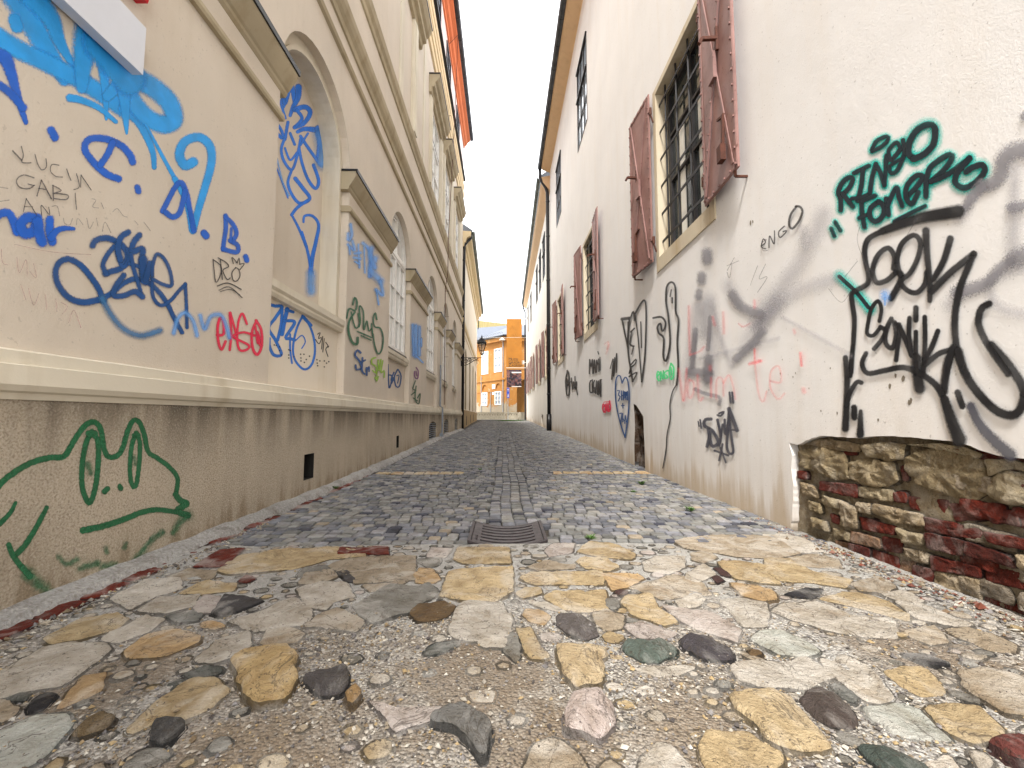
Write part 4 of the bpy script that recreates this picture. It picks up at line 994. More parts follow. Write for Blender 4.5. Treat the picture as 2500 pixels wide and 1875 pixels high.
# barred window with iron shutters
def shutter_leaf(parent, hy, dirn, z0, z1, w_, ang, x=RW, detail=True):
    """hinged at y=hy, swung back against the wall towards dirn; ang degrees clear of it"""
    ca, sa = math.cos(R(ang)), math.sin(R(ang))
    o = Vector((x-.075, hy, 0)); dy = Vector((-sa, dirn*ca, 0)); dn = Vector((-ca, -dirn*sa, 0))
    def p(s_, z, d): return o+dy*s_+dn*d+Vector((0,0,z))
    q = MB(); q.obox(p(w_/2, (z0+z1)/2, 0), dy, dn, (0,0,1), w_/2, .012, (z1-z0)/2)
    for a, b_ in (((.03, z0+.03), (.03, z1-.03)), ((w_-.03, z0+.03), (w_-.03, z1-.03)), ((.06, z0+.03), (w_-.06, z0+.03)), ((.06, z1-.03), (w_-.06, z1-.03))):
        q.bar(p(a[0], a[1], .016), p(b_[0], b_[1], .016), .05, .008, dn)
    zc = (z0+z1)/2
    q.bar(p(.08, z0+.08, .03), p(w_-.1, z1-.08, .03), .035, .02, dn); q.bar(p(w_-.08, z0+.08, .022), p(.1, z1-.08, .022), .035, .012, dn)
    q.obox(p(w_/2, zc, .05), dy, dn, (0,0,1), .075, .02, .16)
    if detail:
        n = 17
        for k in range(n):
            z = z0+.05+(z1-z0-.1)*k/(n-1)
            for s_ in (.03, w_-.03): q.obox(p(s_, z, .026), dy, dn, (0,0,1), .011, .008, .011)
            if 0 < k < n-1:
                t_ = k/(n-1); q.obox(p(.08+(w_-.18)*t_, z0+.08+(z1-z0-.16)*t_, .045), dy, dn, (0,0,1), .008, .008, .008)
        for k in range(1, 6):
            for z in (z0+.03, z1-.03): q.obox(p(w_*k/6, z, .026), dy, dn, (0,0,1), .011, .008, .011)
    lf = q.build('shutter', M['shutter'], parent)
    if detail:
        r_ = MB(); r_.bar(p(w_*.62, zc+.28, .03), p(w_*.62, zc+.28, .2), .04, .035); r_.bar(p(w_*.62, zc+.28, .2), p(w_*.62, zc+.22, .23), .04, .035)
        r_.obox(p(w_*.62, zc+.28, .03), dy, dn, (0,0,1), .015, .015, .14); r_.build('shutter_hook', M['rust'], parent)
        r_ = MB(); r_.bar(p(w_*.72, z0+.75, .03), p(w_*.70, z0+.25, .05), .035, .03, dn); r_.obox(p(w_*.70, z0+.3, .06), dy, dn, (0,0,1), .05, .03, .09); r_.bar(p(w_*.7, z0+.74, .03), p(w_*.55, z0+.78, .03), .025, .025); r_.build('shutter_latch', M['rust'], parent)
        for z in (z0+.35, z1-.35):
            r_ = MB(); r_.tube([p(-.05, z-.06, .0), p(-.05, z+.06, .0)], .022, 6); r_.bar(p(-.05, z, 0), p(.02, z, .01), .03, .012); r_.bar(p(-.05, z-.06, 0), p(-.05, z-.2, 0)+Vector((.04,0,0)), .02, .02); r_.build('hinge', M['rust'], parent)
        r_ = MB(); e = p(w_*.9, z0-.06, .0); r_.bar(e, Vector((x, e.y, e.z)), .022, .022); r_.bar(e, e+Vector((0, 0, .12)), .022, .022); r_.build('shutter_stay', M['rust'], parent)
    return lf
def barred(parent, a, b_, z0, z1, detail=True, x=RW, sh=True):
    t = .22
    q = MB(); fr_ = [[(a-.06 if detail else a-.06, z0-.22), (b_+.1, z0-.22), (b_+.1, z1+.1), (a-.26 if detail else a-.1, z1+.1), (a-.26 if detail else a-.1, z0-.22)], [(a, z0), (b_, z0), (b_, z1), (a, z1)]]
    fr_[0] = [(a-.12, z0-.22), (b_+.12, z0-.22), (b_+.12, z1+.1), (a-.12, z1+.1)]
    q.slab(fr_, at(x-.02), at(x+.0), False)
    q.wall(fr_[1], at(x), at(x+.3))
    wn = q.build('barred_window', M['surround'], parent)
    g_ = MB()
    for k in range(4): y_ = a+(b_-a)*(k+.5)/4; g_.tube([(x+.07, y_, z0), (x+.07, y_, z1)], .016, 6)
    nr = 6
    for k in range(nr): z_ = z0+(z1-z0)*(k+.55)/nr; g_.bar((x+.045, a, z_), (x+.045, b_, z_), .01, .045)
    g_.build('grille', M['iron'], wn)
    f_ = MB(); sash(f_, x+.21, a, b_, z0, z1, (.5,), (.45, .72), .09, .04, .03); f_.build('window_frame', M['darkframe'], wn)
    p_ = MB(); p_.box(x+.225, x+.235, a, b_, z0, z1); p_.build('pane', M['glassdark'], wn)
    c_ = MB(); 
    for k in (.3, .68): c_.add([(x+.222, a+(b_-a)*k+.2*math.sin(j)*.3+j*.06, zz_) for j in range(5) for zz_ in (z0+.1, z1-.9)], [(2*j, 2*j+1, 2*j+3, 2*j+2) for j in range(4)])
    c_.build('curtain', M['glasslight'], wn)
    if sh:
        shutter_leaf(wn, a-.02, -1, z0-.02, z1+.05, (b_-a)/2, 4 if detail else 3, x, detail)
        shutter_leaf(wn, b_+.14, 1, z0-.02, z1+.12, (b_-a)/2, 5, x, detail)
    return wn
for i, (a, b_) in enumerate(WIN): barred(rb, a, b_, 3.62, 6.45, True)
def upper(parent, a, b_, x=RW, z0=10.17, z1=13.0):
    q = MB(); sash(q, x+.005, a, b_, z0, z1, (.33, .66), (.3, .62), .05, .022, .02)
    q.box(x-.06, x-.005, a, b_, z0+(z1-z0)*.62-.03, z0+(z1-z0)*.62+.03); q.box(x-.05, x-.0, a-.03, b_+.03, z1-.02, z1+.04)
    wn = q.build('upper_window', M['darkframe'], parent); p_ = MB(); p_.box(x+.026, x+.034, a, b_, z0, z1); p_.build('pane', M['glassblue'], wn); return wn
for a, b_ in UPW: upper(rb, a, b_)
MB().prof([(RW, 14.59), (RW-.02, 14.66), (2.18, 14.8), (2.10, 14.9), (RW, 14.95)], -4, RE).build('eave', M['eave'], rb, 'peach painted sloping eave')
gutter(rb, (2.02, -4, 15.0), (2.02, RE+.1, 15.0), .13, M['gutter'])
q = MB(); q.add([(2.05, -4, 14.95), (2.05, RE, 14.95), (7, RE, 18.5), (7, -4, 18.5)], [(0,1,2,3)]); q.build('roof', M['tile'], rb)
q = MB(); pp = [(2.04, RE+.12, 14.9), (2.04, RE+.12, 14.45), (2.12, RE+.12, 14.25), (2.36, RE+.1, 13.85), (2.45, RE+.1, 13.55), (2.46, RE+.1, 8), (2.46, RE+.1, 1.0)]
q.tube(pp, .095, 12); q.tube([(2.46, RE+.1, 1.15), (2.46, RE+.1, .18)], .14, 12)
for z_ in (2.2, 3.6, 6, 8.5, 11, 13): q.lathe((2.46, RE+.1, z_), [(.1, 0), (.115, .01), (.115, .06), (.1, .07)], 12)
q.build('downpipe', M['pipe'], rb, smooth=True)

# further right building
r2 = thing('plaster_building', (5, 36, .3), 'white building with a row of shuttered windows beyond the right downpipe', 'building')
W2 = [(24.9, 26.5), (30.0, 31.6), (36.2, 37.8), (41.0, 42.5), (44.6, 46.0)]; U2 = [(26.2, 27.9), (29.0, 30.7), (32.0, 33.6), (39.2, 40.8), (44.0, 45.5)]
X2 = 2.6; E2 = 48.4
holes = [[(a, 3.5), (b_, 3.5), (b_, 6.3), (a, 6.3)] for a, b_ in W2]+[[(a, 9.9), (b_, 9.9), (b_, 12.6), (a, 12.6)] for a, b_ in U2]
lows = [(24.4, 25.7, .65), (28.2, 29.6, .85), (38.5, 39.3, .5)]
low = [[(a, gz(a)+.03), (b_, gz(a)+.03), (b_, gz(a)+h_*.85), ((a+b_)/2, gz(a)+h_), (a, gz(a)+h_*.9)] for a, b_, h_ in lows]
q = MB(); q.sheet([[(RE, -.1), (E2, -.1), (E2, 13.7), (RE, 13.9)]]+holes+low, at(X2))
for h in low: q.wall(h, at(X2), at(2.75))
q.add([(X2, E2, 0), (9, E2, 0), (9, E2, 13.7), (X2, E2, 13.7)], [(0,1,2,3)]); q.build('wall', M['rightfar'], r2)
for h in low:
    q = MB(); q.sheet([h], at(2.74)); q.build('wall_breach', simple('brown rubble', (.16, .1, .06), .9, 0, .5, 12, 1, .03) if h is low[0] else bpy.data.materials['brown rubble'], r2)
for a, b_ in W2: barred(r2, a, b_, 3.5, 6.3, False, X2)
for a, b_ in U2: upper(r2, a, b_, X2, 9.9, 12.6)
q = MB(); n_ = 0
q.add([(X2, RE, 13.6), (2.2, RE, 14.1), (2.12, RE, 14.4), (X2, RE, 14.5), (X2, E2, 13.2), (2.32, E2, 13.6), (2.26, E2, 13.85), (X2, E2, 13.9)], [(0,1,5,4), (1,2,6,5), (2,3,7,6), (0,3,2,1), (4,5,6,7)])
q.build('eave', M['eave'], r2)
gutter(r2, (2.0, RE+.3, 14.6), (2.18, E2, 14.0), .13, M['guttergreen'])
q = MB(); q.add([(2.05, RE+.1, 14.55), (2.2, E2, 13.95), (7, E2, 18), (7, RE+.1, 18)], [(0,1,2,3)]); q.build('roof', M['roof'], r2)
q = MB(); q.tube([(2.2, E2+.05, 13.9), (2.25, E2+.05, 13.5), (2.46, E2+.05, 13.0), (2.46, E2+.05, .7)], .09, 8); q.build('downpipe', M['pipe'], r2)

# ------------------------------------------------------------------ STREET END
rd = MB(); rd.add([(-60, 48.2, gz(49)+.02), (60, 48.2, gz(49)+.02), (60, 75, gz(70)+.02), (-60, 75, gz(70)+.02)], [(0,1,2,3)]); tag(rd.build('road', M['asphalt']), kind='structure')
yb_ = thing('corner_building', (0, 54, .75), 'ochre yellow corner building closing the end of the alley, plaster flaking from its foot', 'building')
CA = Vector((.28, 51, 0)); CB = Vector((-4.2, 57, 0)); CD = Vector((5, 51.8, 0))
def fac(a, b_):
    d = (b_-a).normalized(); n = Vector((-d.y, d.x, 0)); n = n if n.y < 0 else -n
    return d, n, (b_-a).length
dl, nl, Ll = fac(CA, CB); dr_, nr_, Lr = fac(CA, CD)
def fl(off): return lambda s_, z: tuple(CA+dl*s_+nl*off+Vector((0,0,z)))
def frr(off): return lambda s_, z: tuple(CA+dr_*s_+nr_*off+Vector((0,0,z)))
def sz_(u_, v_): p = hit(u_, v_, CA, nl); return (p-CA).dot(dl), p.z
def rect_on(u0, u1, v0, v1):
    s0, za = sz_(u0, v0); s1, zb = sz_(u1, v1); return sorted((s0, s1)), sorted((za, zb))
wins = [rect_on(1176.9, 1191.4, 861, 911.7), rect_on(1207.8, 1224.5, 853.8, 906), rect_on(1177, 1189.4, 960, 989), rect_on(1209, 1223.6, 957, 987)]
hs_ = [[(s_[0], z_[0]), (s_[1], z_[0]), (s_[1], z_[1]), (s_[0], z_[1])] for s_, z_ in wins]
lun = [arch(wins[2][0][0]+.02, wins[2][0][1]-.02, 4.35, 4.45, .65, 10), arch(wins[3][0][0]+.02, wins[3][0][1]-.02, 4.35, 4.45, .65, 10)]
q = MB(); q.sheet([[(0, .6), (Ll, .6), (Ll, 10.7), (0, 10.5)]]+hs_+lun, fl(0))
for h in hs_+lun: q.wall(h, fl(0), fl(-.15))
for h in lun: q.sheet([h], fl(-.15))
par = arch(1.35, 4.3, .6, 4.2, 1.4, 10)
q.sheet([[(0, .6), (Lr, .6), (Lr, 10.5), (0, 10.5)], par], frr(0)); q.wall(par, frr(0), frr(-1.5))
q.build('wall', M['ochre'], yb_)
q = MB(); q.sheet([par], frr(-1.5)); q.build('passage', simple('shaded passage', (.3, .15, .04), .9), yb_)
for s_, z_ in wins:
    q = MB(); a, b_ = s_; z0, z1 = z_
    def bx(s0, s1, za, zb, o0=.06, o1=-.06): q.slab([[(s0, za), (s1, za), (s1, zb), (s0, zb)]], fl(o0), fl(o1))
    bx(a-.06, a+.06, z0-.06, z1+.06); bx(b_-.06, b_+.06, z0-.06, z1+.06); bx(a+.06, b_-.06, z0-.06, z0+.06); bx(a+.06, b_-.06, z1-.06, z1+.06); bx((a+b_)/2-.04, (a+b_)/2+.04, z0+.06, z1-.06, .05, -.05)
    for f_ in (.33, .66): zz_ = z0+(z1-z0)*f_; bx(a+.06, (a+b_)/2-.04, zz_-.03, zz_+.03, .04, -.04); bx((a+b_)/2+.04, b_-.06, zz_-.03, zz_+.03, .04, -.04)
    wn = q.build('window', M['white'], yb_); p_ = MB(); p_.sheet([[(a, z0), (b_, z0), (b_, z1), (a, z1)]], fl(-.08)); p_.build('pane', M['glassblue'], wn)
q = MB(); 
q.slab([[(0, 5.45), (Ll, 5.45), (Ll, 5.65), (0, 5.65)]], fl(.14), fl(0), False); q.slab([[(0, 4.1), (Ll, 4.1), (Ll, 4.3), (0, 4.3)]], fl(.06), fl(0), False)
q.slab([[(0, 10.1), (Ll, 10.3), (Ll, 10.75), (0, 10.55)]], fl(.45), fl(0)); q.slab([[(-.4, 10.1), (Lr, 10.1), (Lr, 10.55), (-.4, 10.55)]], frr(.45), frr(0)); q.build('cornice', M['ochre'], yb_)
q = MB(); q.slab([[(0, 10.56), (Ll, 10.76), (Ll, 10.95), (0, 10.75)]], fl(.65), fl(.3)); q.slab([[(-.5, 10.56), (Lr, 10.56), (Lr, 10.75), (-.5, 10.75)]], frr(.66), frr(.3)); q.build('gutter', M['flash'], yb_)
q = MB(); ap = Vector((1.5, 61, 14.2)); q.add([fl(.55)(Ll, 10.9), fl(.55)(0, 10.7), tuple(ap), (-6, 64, 14.2)], [(0,1,2,3)]); q.add([fl(.55)(0, 10.7), frr(.55)(Lr, 10.7), (8, 61, 14.2), tuple(ap)], [(0,1,2,3)])
rfo = q.build('roof', M['roof'], yb_)
q = MB()
for k in range(16): s_ = .3+k*.42; p = Vector(fl(.35)(s_, 10.95)); q.bar(p, p+Vector((.04, 0, .22)), .03); q.bar(p+Vector((0,0,.2)), p+Vector((-.18, .1, .28)), .03)
q.build('snow_guard', M['iron'], rfo)
q = MB(); p = Vector(fl(.08)(.45, .8)); q.tube([p, p+Vector((0,0,9.5))], .06, 6); p = Vector(fl(.1)(5.1, 1.2)); q.tube([p, p+Vector((0,0,5))], .05, 6); p = Vector(fl(.06)(3.05, 1.2)); q.tube([p, p+Vector((0,0,2.9))], .04, 6); q.build('downpipe', M['greymetal'], yb_)
q = MB(); q.slab([[(2.15, 4.45), (2.75, 4.45), (2.75, 5.0), (2.15, 5.0)]], fl(.05), fl(0), False); q.slab([[(2.2, 3.75), (2.75, 3.75), (2.75, 4.05), (2.2, 4.05)]], fl(.05), fl(0), False); q.build('wall_plaque', M['white'], yb_)
# low stone wall before it
lw = MB(); p0 = Vector((-5, 50.3, gz(50))); lw.box(-5, .2, 50.0, 50.3, gz(50)-.05, gz(50)+.75); lw.box(.42, 2.6, 50.0, 50.3, gz(50)-.05, gz(50)+.75); lw.box(-5, 2.6, 49.95, 50.35, gz(50)+.752, gz(50)+.85)
o = lw.build('low_wall', M['bollard']); recentre(o, (-1, 50.2, gz(50))); tag(o, 'low pale stone wall with drain holes in front of the ochre corner building', 'wall')
o2 = MB()
for k in range(13): o2.box(-3.4+k*.3, -3.33+k*.3, 49.985, 50.0-.001, gz(50)+.5, gz(50)+.58)
for k in range(4): o2.box(.6+k*.3, .68+k*.3, 49.985, 50.0-.001, gz(50)+.5, gz(50)+.6)
o2.build('drain_hole', M['holeshade'], o)
# behind: pale yellow gable and grey roof
gb = MB(); gb.add([onY(u_, v_, 72) for u_, v_ in ((1140,779), (1290,797), (1290,830), (1140,830))]+[onY(u_, v_, 80) for u_, v_ in ((1140,779), (1290,797), (1290,830), (1140,830))], [(0,1,2,3), (4,5,6,7), (0,1,5,4), (1,2,6,5), (2,3,7,6), (3,0,4,7)])
o = gb.build('gable_building', M['palegable']); recentre(o, (0, 74, 14)); tag(o, 'plain pale yellow building rising behind the blue grey roof', 'building')
p1 = onY(1160, 803.5, 70); p2 = onY(1205, 808, 70); q = MB(); q.box(p1.x-3, p2.x+1, 69.5, 70.5, 10, p2.z); sb = q.build('roof', M['roof']); recentre(sb, (0, 70, 10)); sb.name = 'dormer_roof'; tag(sb, 'flat blue grey roof strip between the ochre building and the pale yellow one', 'roof')
q = MB(); p1 = onY(1208, 787, 100); p2 = onY(1265, 779, 100); q.add([(p1.x, 100, p1.z-3), (p2.x+3, 100, p1.z-3), (p2.x, 100, p2.z), (p1.x+4, 100, p2.z), (p1.x, 104, p1.z-3), (p2.x+3, 104, p1.z-3), (p2.x, 104, p2.z), (p1.x+4, 104, p2.z)], [(0,1,2,3), (4,5,6,7), (0,1,5,4), (1,2,6,5), (2,3,7,6), (3,0,4,7)])
o = q.build('distant_house', M['pinkwall']); recentre(o, (p1.x+2, 102, 10)); tag(o, 'pale grey distant rooftop just left of the orange banner top', 'building')

# text as mesh
def text(name, body, size, loc, m, parent, rot=(R(90), 0, 0), depth=.002, xs=1.0):
    cu = bpy.data.curves.new(name, 'FONT'); cu.body = body; cu.size = size*S; cu.extrude = depth
    tmp = bpy.data.objects.new(name, cu); col.objects.link(tmp)
    me = bpy.data.meshes.new_from_object(tmp.evaluated_get(bpy.context.evaluated_depsgraph_get())); bpy.data.objects.remove(tmp)
    me.transform(Matrix.Translation(Vector(loc)*S) @ Matrix.Rotation(rot[0], 4, 'X') @ Matrix.Diagonal((xs, 1, 1, 1)))
    me.materials.clear(); me.materials.append(m); o = bpy.data.objects.new(name, me); col.objects.link(o); o.parent = parent
    wl = Vector((0,0,0)); q = parent
    while q is not None: wl += q.location; q = q.parent
    o.location = -wl; return o
M['banner'] = simple('orange banner cloth', (.36, .145, .018), .8, 0, .12, 1.2, .3, .02)
M['letter'] = simple('dark lettering', (.05, .04, .03), .8)
def poster_mat():
    m, t, b = mat('printed poster'); v = t.nodes.new('ShaderNodeTexCoord').outputs['Object']
    n = nd(t, 'ShaderNodeTexVoronoi', Scale=5.5); t.links.new(v, n.inputs['Vector'])
    s_ = t.nodes.new('ShaderNodeSeparateColor'); t.links.new(n.outputs['Color'], s_.inputs[0])
    c = ramp(t, s_.outputs[0], [(.2, (.015, .01, .015)), (.45, (.10, .02, .025)), (.65, (.22, .10, .08)), (.9, (.05, .04, .07))]); t.links.new(c, b.inputs['Base Color']); return m
M['poster'] = poster_mat()
YB = 46.8
c0 = onY(1237, 778, YB); c1 = onY(1274, 898, YB)
bn = thing('banner', (c1.x+.1, YB, c1.z), 'long orange museum banner hanging from arms at the end of the right wall', 'banner')
q = MB(); q.box(c0.x, c1.x, YB, YB+.03, c1.z, c0.z); q.build('cloth', M['banner'], bn)
fade = MB(); 
for k in range(4): fade.tube([(c0.x+.3+k*.25, YB-.006, c0.z-1.2-k*.8), (c0.x+.7+k*.15, YB-.006, c0.z-.8-k*.9), (c0.x+1.1, YB-.006, c0.z-1.8-k*.5)], .02, 4)
fade.build('faded_print', simple('faded print', (.36, .18, .04), .8), bn)
q = MB(); q.tube([(c0.x-.03, YB+.015, c0.z), (2.6, YB+.015, c0.z)], .03, 6); q.tube([(c0.x-.03, YB+.015, c1.z), (2.6, YB+.015, c1.z)], .03, 6); q.build('arm', M['white'], bn)
for k, (a, b_) in enumerate((('M', 'UZEJ'), ('G', 'RADA'), ('Z', 'AGREBA'))):
    z_ = onY(1240, (880, 887.5, 894.8)[k], YB).z; text('lettering', a, .46, (c0.x+.2, YB-.012, z_), M['letter'], bn); text('lettering', b_, .34, (c0.x+.52, YB-.012, z_), M['letter'], bn)
d0 = onY(1237, 903, YB); d1 = onY(1273, 945, YB)
ps = thing('poster', ((d0.x+d1.x)/2, YB, d1.z), 'dark photographic poster hung below the orange banner', 'poster')
q = MB(); q.box(d0.x, d1.x, YB, YB+.03, d1.z, d0.z); q.build('sheet', M['poster'], ps); q = MB(); q.box(d0.x+.55, d1.x, YB-.006, YB-.001, d0.z-.35, d0.z-.22); q.box(d0.x+.55, d1.x, YB-.006, YB-.001, d1.z+.02, d1.z+.1); q.build('caption_strip', M['white'], ps)
q = MB(); q.tube([(d0.x, YB+.015, d0.z), (2.6, YB+.015, d0.z)], .03, 6); q.tube([(1.9, YB+.015, d1.z+.8), (2.6, YB+.015, d1.z+.8)], .03, 6); q.build('arm', M['iron'], ps)
# floodlight box by the banner
q = MB(); p = onY(1277, 885, 47.5); q.box(p.x-.12, p.x+.14, 47.4, 47.7, p.z-.18, p.z+.2); q.bar((p.x+.1, 47.5, p.z), (2.6, 47.5, p.z), .05); q.box(p.x-.1, p.x+.12, 47.37, 47.398, p.z-.14, p.z+.16)
o = q.build('security_camera', M['white']); recentre(o, (2.6, 47.5, p.z)); tag(o, 'small white camera box on an arm right of the orange banner', 'camera')
# blue sign on its post
e0 = onY(1237.3, 946.5, 49.2); e1 = onY(1243.5, 972, 49.2); zb = gz(49.2)
sg = thing('road_sign', ((e0.x+e1.x)/2, 49.2, zb), 'narrow blue road sign on a thin grey post at the end of the alley', 'sign')
q = MB(); q.tube([((e0.x+e1.x)/2, 49.2, zb), ((e0.x+e1.x)/2, 49.2, e0.z)], .035, 8); q.build('post', M['greymetal'], sg)
q = MB(); q.box(e0.x, e1.x, 49.1, 49.15, e1.z, e0.z); q.build('plate', simple('blue enamel', (.02, .06, .45), .4), sg)
q = MB(); cx_ = (e0.x+e1.x)/2; q.bar((cx_, 49.09, e1.z+.75), (cx_, 49.09, e0.z-.12), .04, .008, (0,1,0)); q.bar((cx_-.08, 49.09, e0.z-.25), (cx_, 49.09, e0.z-.12), .03, .008, (0,1,0)); q.bar((cx_+.08, 49.09, e0.z-.25), (cx_, 49.09, e0.z-.12), .03, .008, (0,1,0))
q.bar((cx_-.06, 49.09, e1.z+.1), (cx_+.02, 49.09, e1.z+.5), .05, .008, (0,1,0)); q.bar((cx_+.07, 49.09, e1.z+.1), (cx_+.02, 49.09, e1.z+.35), .04, .008, (0,1,0)); q.build('symbol', M['white'], sg)
# stone bollard
p = onY(1268.5, 1022, 48.9); q = MB(); q.lathe((p.x, 48.9, gz(48.9)), [(.17, -.05), (.17, .55), (.165, .68), (.13, .8), (.06, .86), (.01, .87)], 16)
o = q.build('bollard', M['bollard'], smooth=True); recentre(o, (p.x, 48.9, gz(48.9))); tag(o, 'round topped cream stone bollard at the right end of the alley', 'bollard')
# overhead street light between roofs
p = onY(1226, 829, 44); q = MB(); q.lathe((p.x, 44, p.z), [(.02, .2), (.06, .18), (.1, .1), (.3, .02), (.34, -.04), (.3, -.06)], 14); q.tube([(-2.8, 44, p.z+.15), (p.x, 44, p.z+.2), (2.6, 44, p.z+.25)], .012, 4)
o = q.build('hanging_lamp', M['white'], smooth=True); recentre(o, (p.x, 44, p.z)); tag(o, 'shallow white lamp shade hanging on a wire across the alley', 'street lamp')

# wall lantern on its scrolled bracket
lx, ly = onY(1176, 890, 24.9).x, 24.9; lz = onY(1176, 873.5, ly).z; s_ = ly/1050
la = thing('wall_lantern', (-2.46, ly, lz), 'black six sided lantern on a scrolled iron bracket beside the left downpipe', 'street lamp')
q = MB(); q.bar((-2.46, ly, lz), (lx+.02, ly, lz), .035, .035); q.bar((-2.46, ly, lz-.5), (-2.46, ly, lz+.06), .05, .05)
def arc(mb, cx_, cz_, r, a0, a1, t=.018, n=12, r1=None):
    r1 = r if r1 is None else r1
    mb.tube([(cx_+(r+(r1-r)*k/n)*math.cos(R(a0+(a1-a0)*k/n)), ly, cz_+(r+(r1-r)*k/n)*math.sin(R(a0+(a1-a0)*k/n))) for k in range(n+1)], t, 5)
q.tube([(-2.45, ly, lz-.42), (-2.2, ly, lz-.44), (-1.95, ly, lz-.32), (-1.7, ly, lz-.16), (-1.5, ly, lz-.1)], .02, 6)
arc(q, -2.26, lz-.2, .16, 0, 360); arc(q, -2.26, lz-.2, .03, 0, 500, r1=.13, n=18); arc(q, -1.96, lz-.13, .11, 0, 360); arc(q, -1.96, lz-.13, .02, 90, 520, r1=.09, n=16); arc(q, -1.72, lz-.09, .07, 0, 360); arc(q, -1.5, lz-.13, .1, 60, 400, r1=.03, n=16)
q.tube([(lx, ly, lz), (lx+.06, ly, lz+.08), (lx, ly, lz+.16)], .02, 6); q.build('bracket', M['iron'], la)
zb = lz+.16; H = 1.2
def hexr(r, z, k=6): return [Vector((lx+r*math.cos(6.2832*j/k+.52), ly+r*math.sin(6.2832*j/k+.52), z)) for j in range(k)]
q = MB(); b0 = hexr(.09, zb+.06); b1 = hexr(.27, zb+.68); 
for i in range(6): q.bar(b0[i], b1[i], .022); q.bar(b0[i], b0[i-1], .022); q.bar(b1[i], b1[i-1], .04); 
q.lathe((lx, ly, zb), [(.02, 0), (.06, .02), (.1, .06)], 8); m1 = hexr(.15, zb+.25)
for i in range(6): q.bar(m1[i], m1[i-1], .02)
q.lathe((lx, ly, zb+.7), [(.3, 0), (.29, .03), (.17, .2), (.14, .24), (.15, .27), (.05, .3), (.03, .36), (.05, .39), (.015, .44), (.01, .5)], 6)
q.build('lantern_frame', M['iron'], la)
q = MB(); q.add([*hexr(.085, zb+.07), *hexr(.255, zb+.66)], [(i, (i+1) % 6, 6+(i+1) % 6, 6+i) for i in range(6)]); q.build('glass', M['lampglass'], la)

# sign board and red plate, top left
p0 = onX(348, 182, -2.39); p1 = onX(358.6, 71, -2.39)
q = MB(); q.box(-2.46, -2.39, .6, (p0.y+p1.y)/2, p0.z, p1.z); q.box(-2.478, -2.46, .8, 1.0, p0.z+.05, p1.z-.05); q.box(-2.478, -2.46, 2.3, 2.5, p0.z+.05, p1.z-.05)
o = q.build('sign_board', M['board']); recentre(o, (-2.48, 1.7, p0.z)); tag(o, 'blank pale grey sign panel fixed high on the left wall', 'sign')
p0 = onX(361, 9, -2.40); p1 = onX(323, 0, -2.40)
q = MB(); q.prof([(-2.478, p0.z), (-2.40, p0.z), (-2.39, p0.z+.04), (-2.40, p0.z+.3), (-2.478, p0.z+.3)], p1.y-.1, p0.y); o = q.build('red_sign', M['red']); recentre(o, (-2.48, p0.y-.2, p0.z)); tag(o, 'red enamel plate just above the pale grey sign panel', 'sign')

# weeds
M['leaf'] = simple('weed leaf', (.06, .13, .02), .6, 0, .4, 40)
def weed(loc, r, label):
    q = MB(); x0, y0, z0 = loc
    for k in range(26):
        a = random.uniform(0, 6.28); l = r*random.uniform(.5, 1.1); h = l*random.uniform(.15, .8); w2 = l*.16
        ca, sa = math.cos(a), math.sin(a); bx_, by_ = random.uniform(-.3, .3)*r, random.uniform(-.3, .3)*r
        q.add([(bx_, by_, 0), (bx_+ca*l*.5-sa*w2, by_+sa*l*.5+ca*w2, h*.8), (bx_+ca*l, by_+sa*l, h), (bx_+ca*l*.5+sa*w2, by_+sa*l*.5-ca*w2, h*.75)], [(0,1,2,3)])
    o = q.build('weed', M['leaf']); o.location = Vector((x0, y0, z0))*S; tag(o, label, 'weed', 'weeds growing in the joints')
for (u_, v_, r_, lab) in ((1568,1184,.09,'larger leafy weed in the right cobbles below the tan stone course'), (1545,1203,.05,'small weed just below the larger one on the right cobbles'), (1686,1248,.06,'weed beside the right wall foot, further forward'), (1442,1317,.05,'low weed at the front edge of the cobbles right of the grate'),
    (1172,1147,.05,'weed at the inner end of the left tan stone course'), (820,1194,.06,'weed sprouting from the left kerb'), (1081,1062,.08,'weed at the foot of the grey conduit')):
    p = onZ(u_, v_, 0); z_ = gz(p.y)
    for _ in range(6): p = onZ(u_, v_, z_); z_ = gz(p.y)
    weed((p.x, p.y, z_+dish(p.x, p.y)+.005), r_, lab)
q = MB()
for k in range(700):
    x = random.gauss(.75, .7); y_ = random.uniform(43, 47); a = random.uniform(0, 3.1); h = random.uniform(.03, .08)
    q.add([(x, y_, gz(y_)), (x+.05*math.cos(a), y_+.05*math.sin(a), gz(y_)), (x+.03, y_, gz(y_)+h)], [(0,1,2)])
tag(q.build('grass', M['leaf']), 'sparse grass between the cobbles at the far end of the alley', 'grass', kind='stuff')
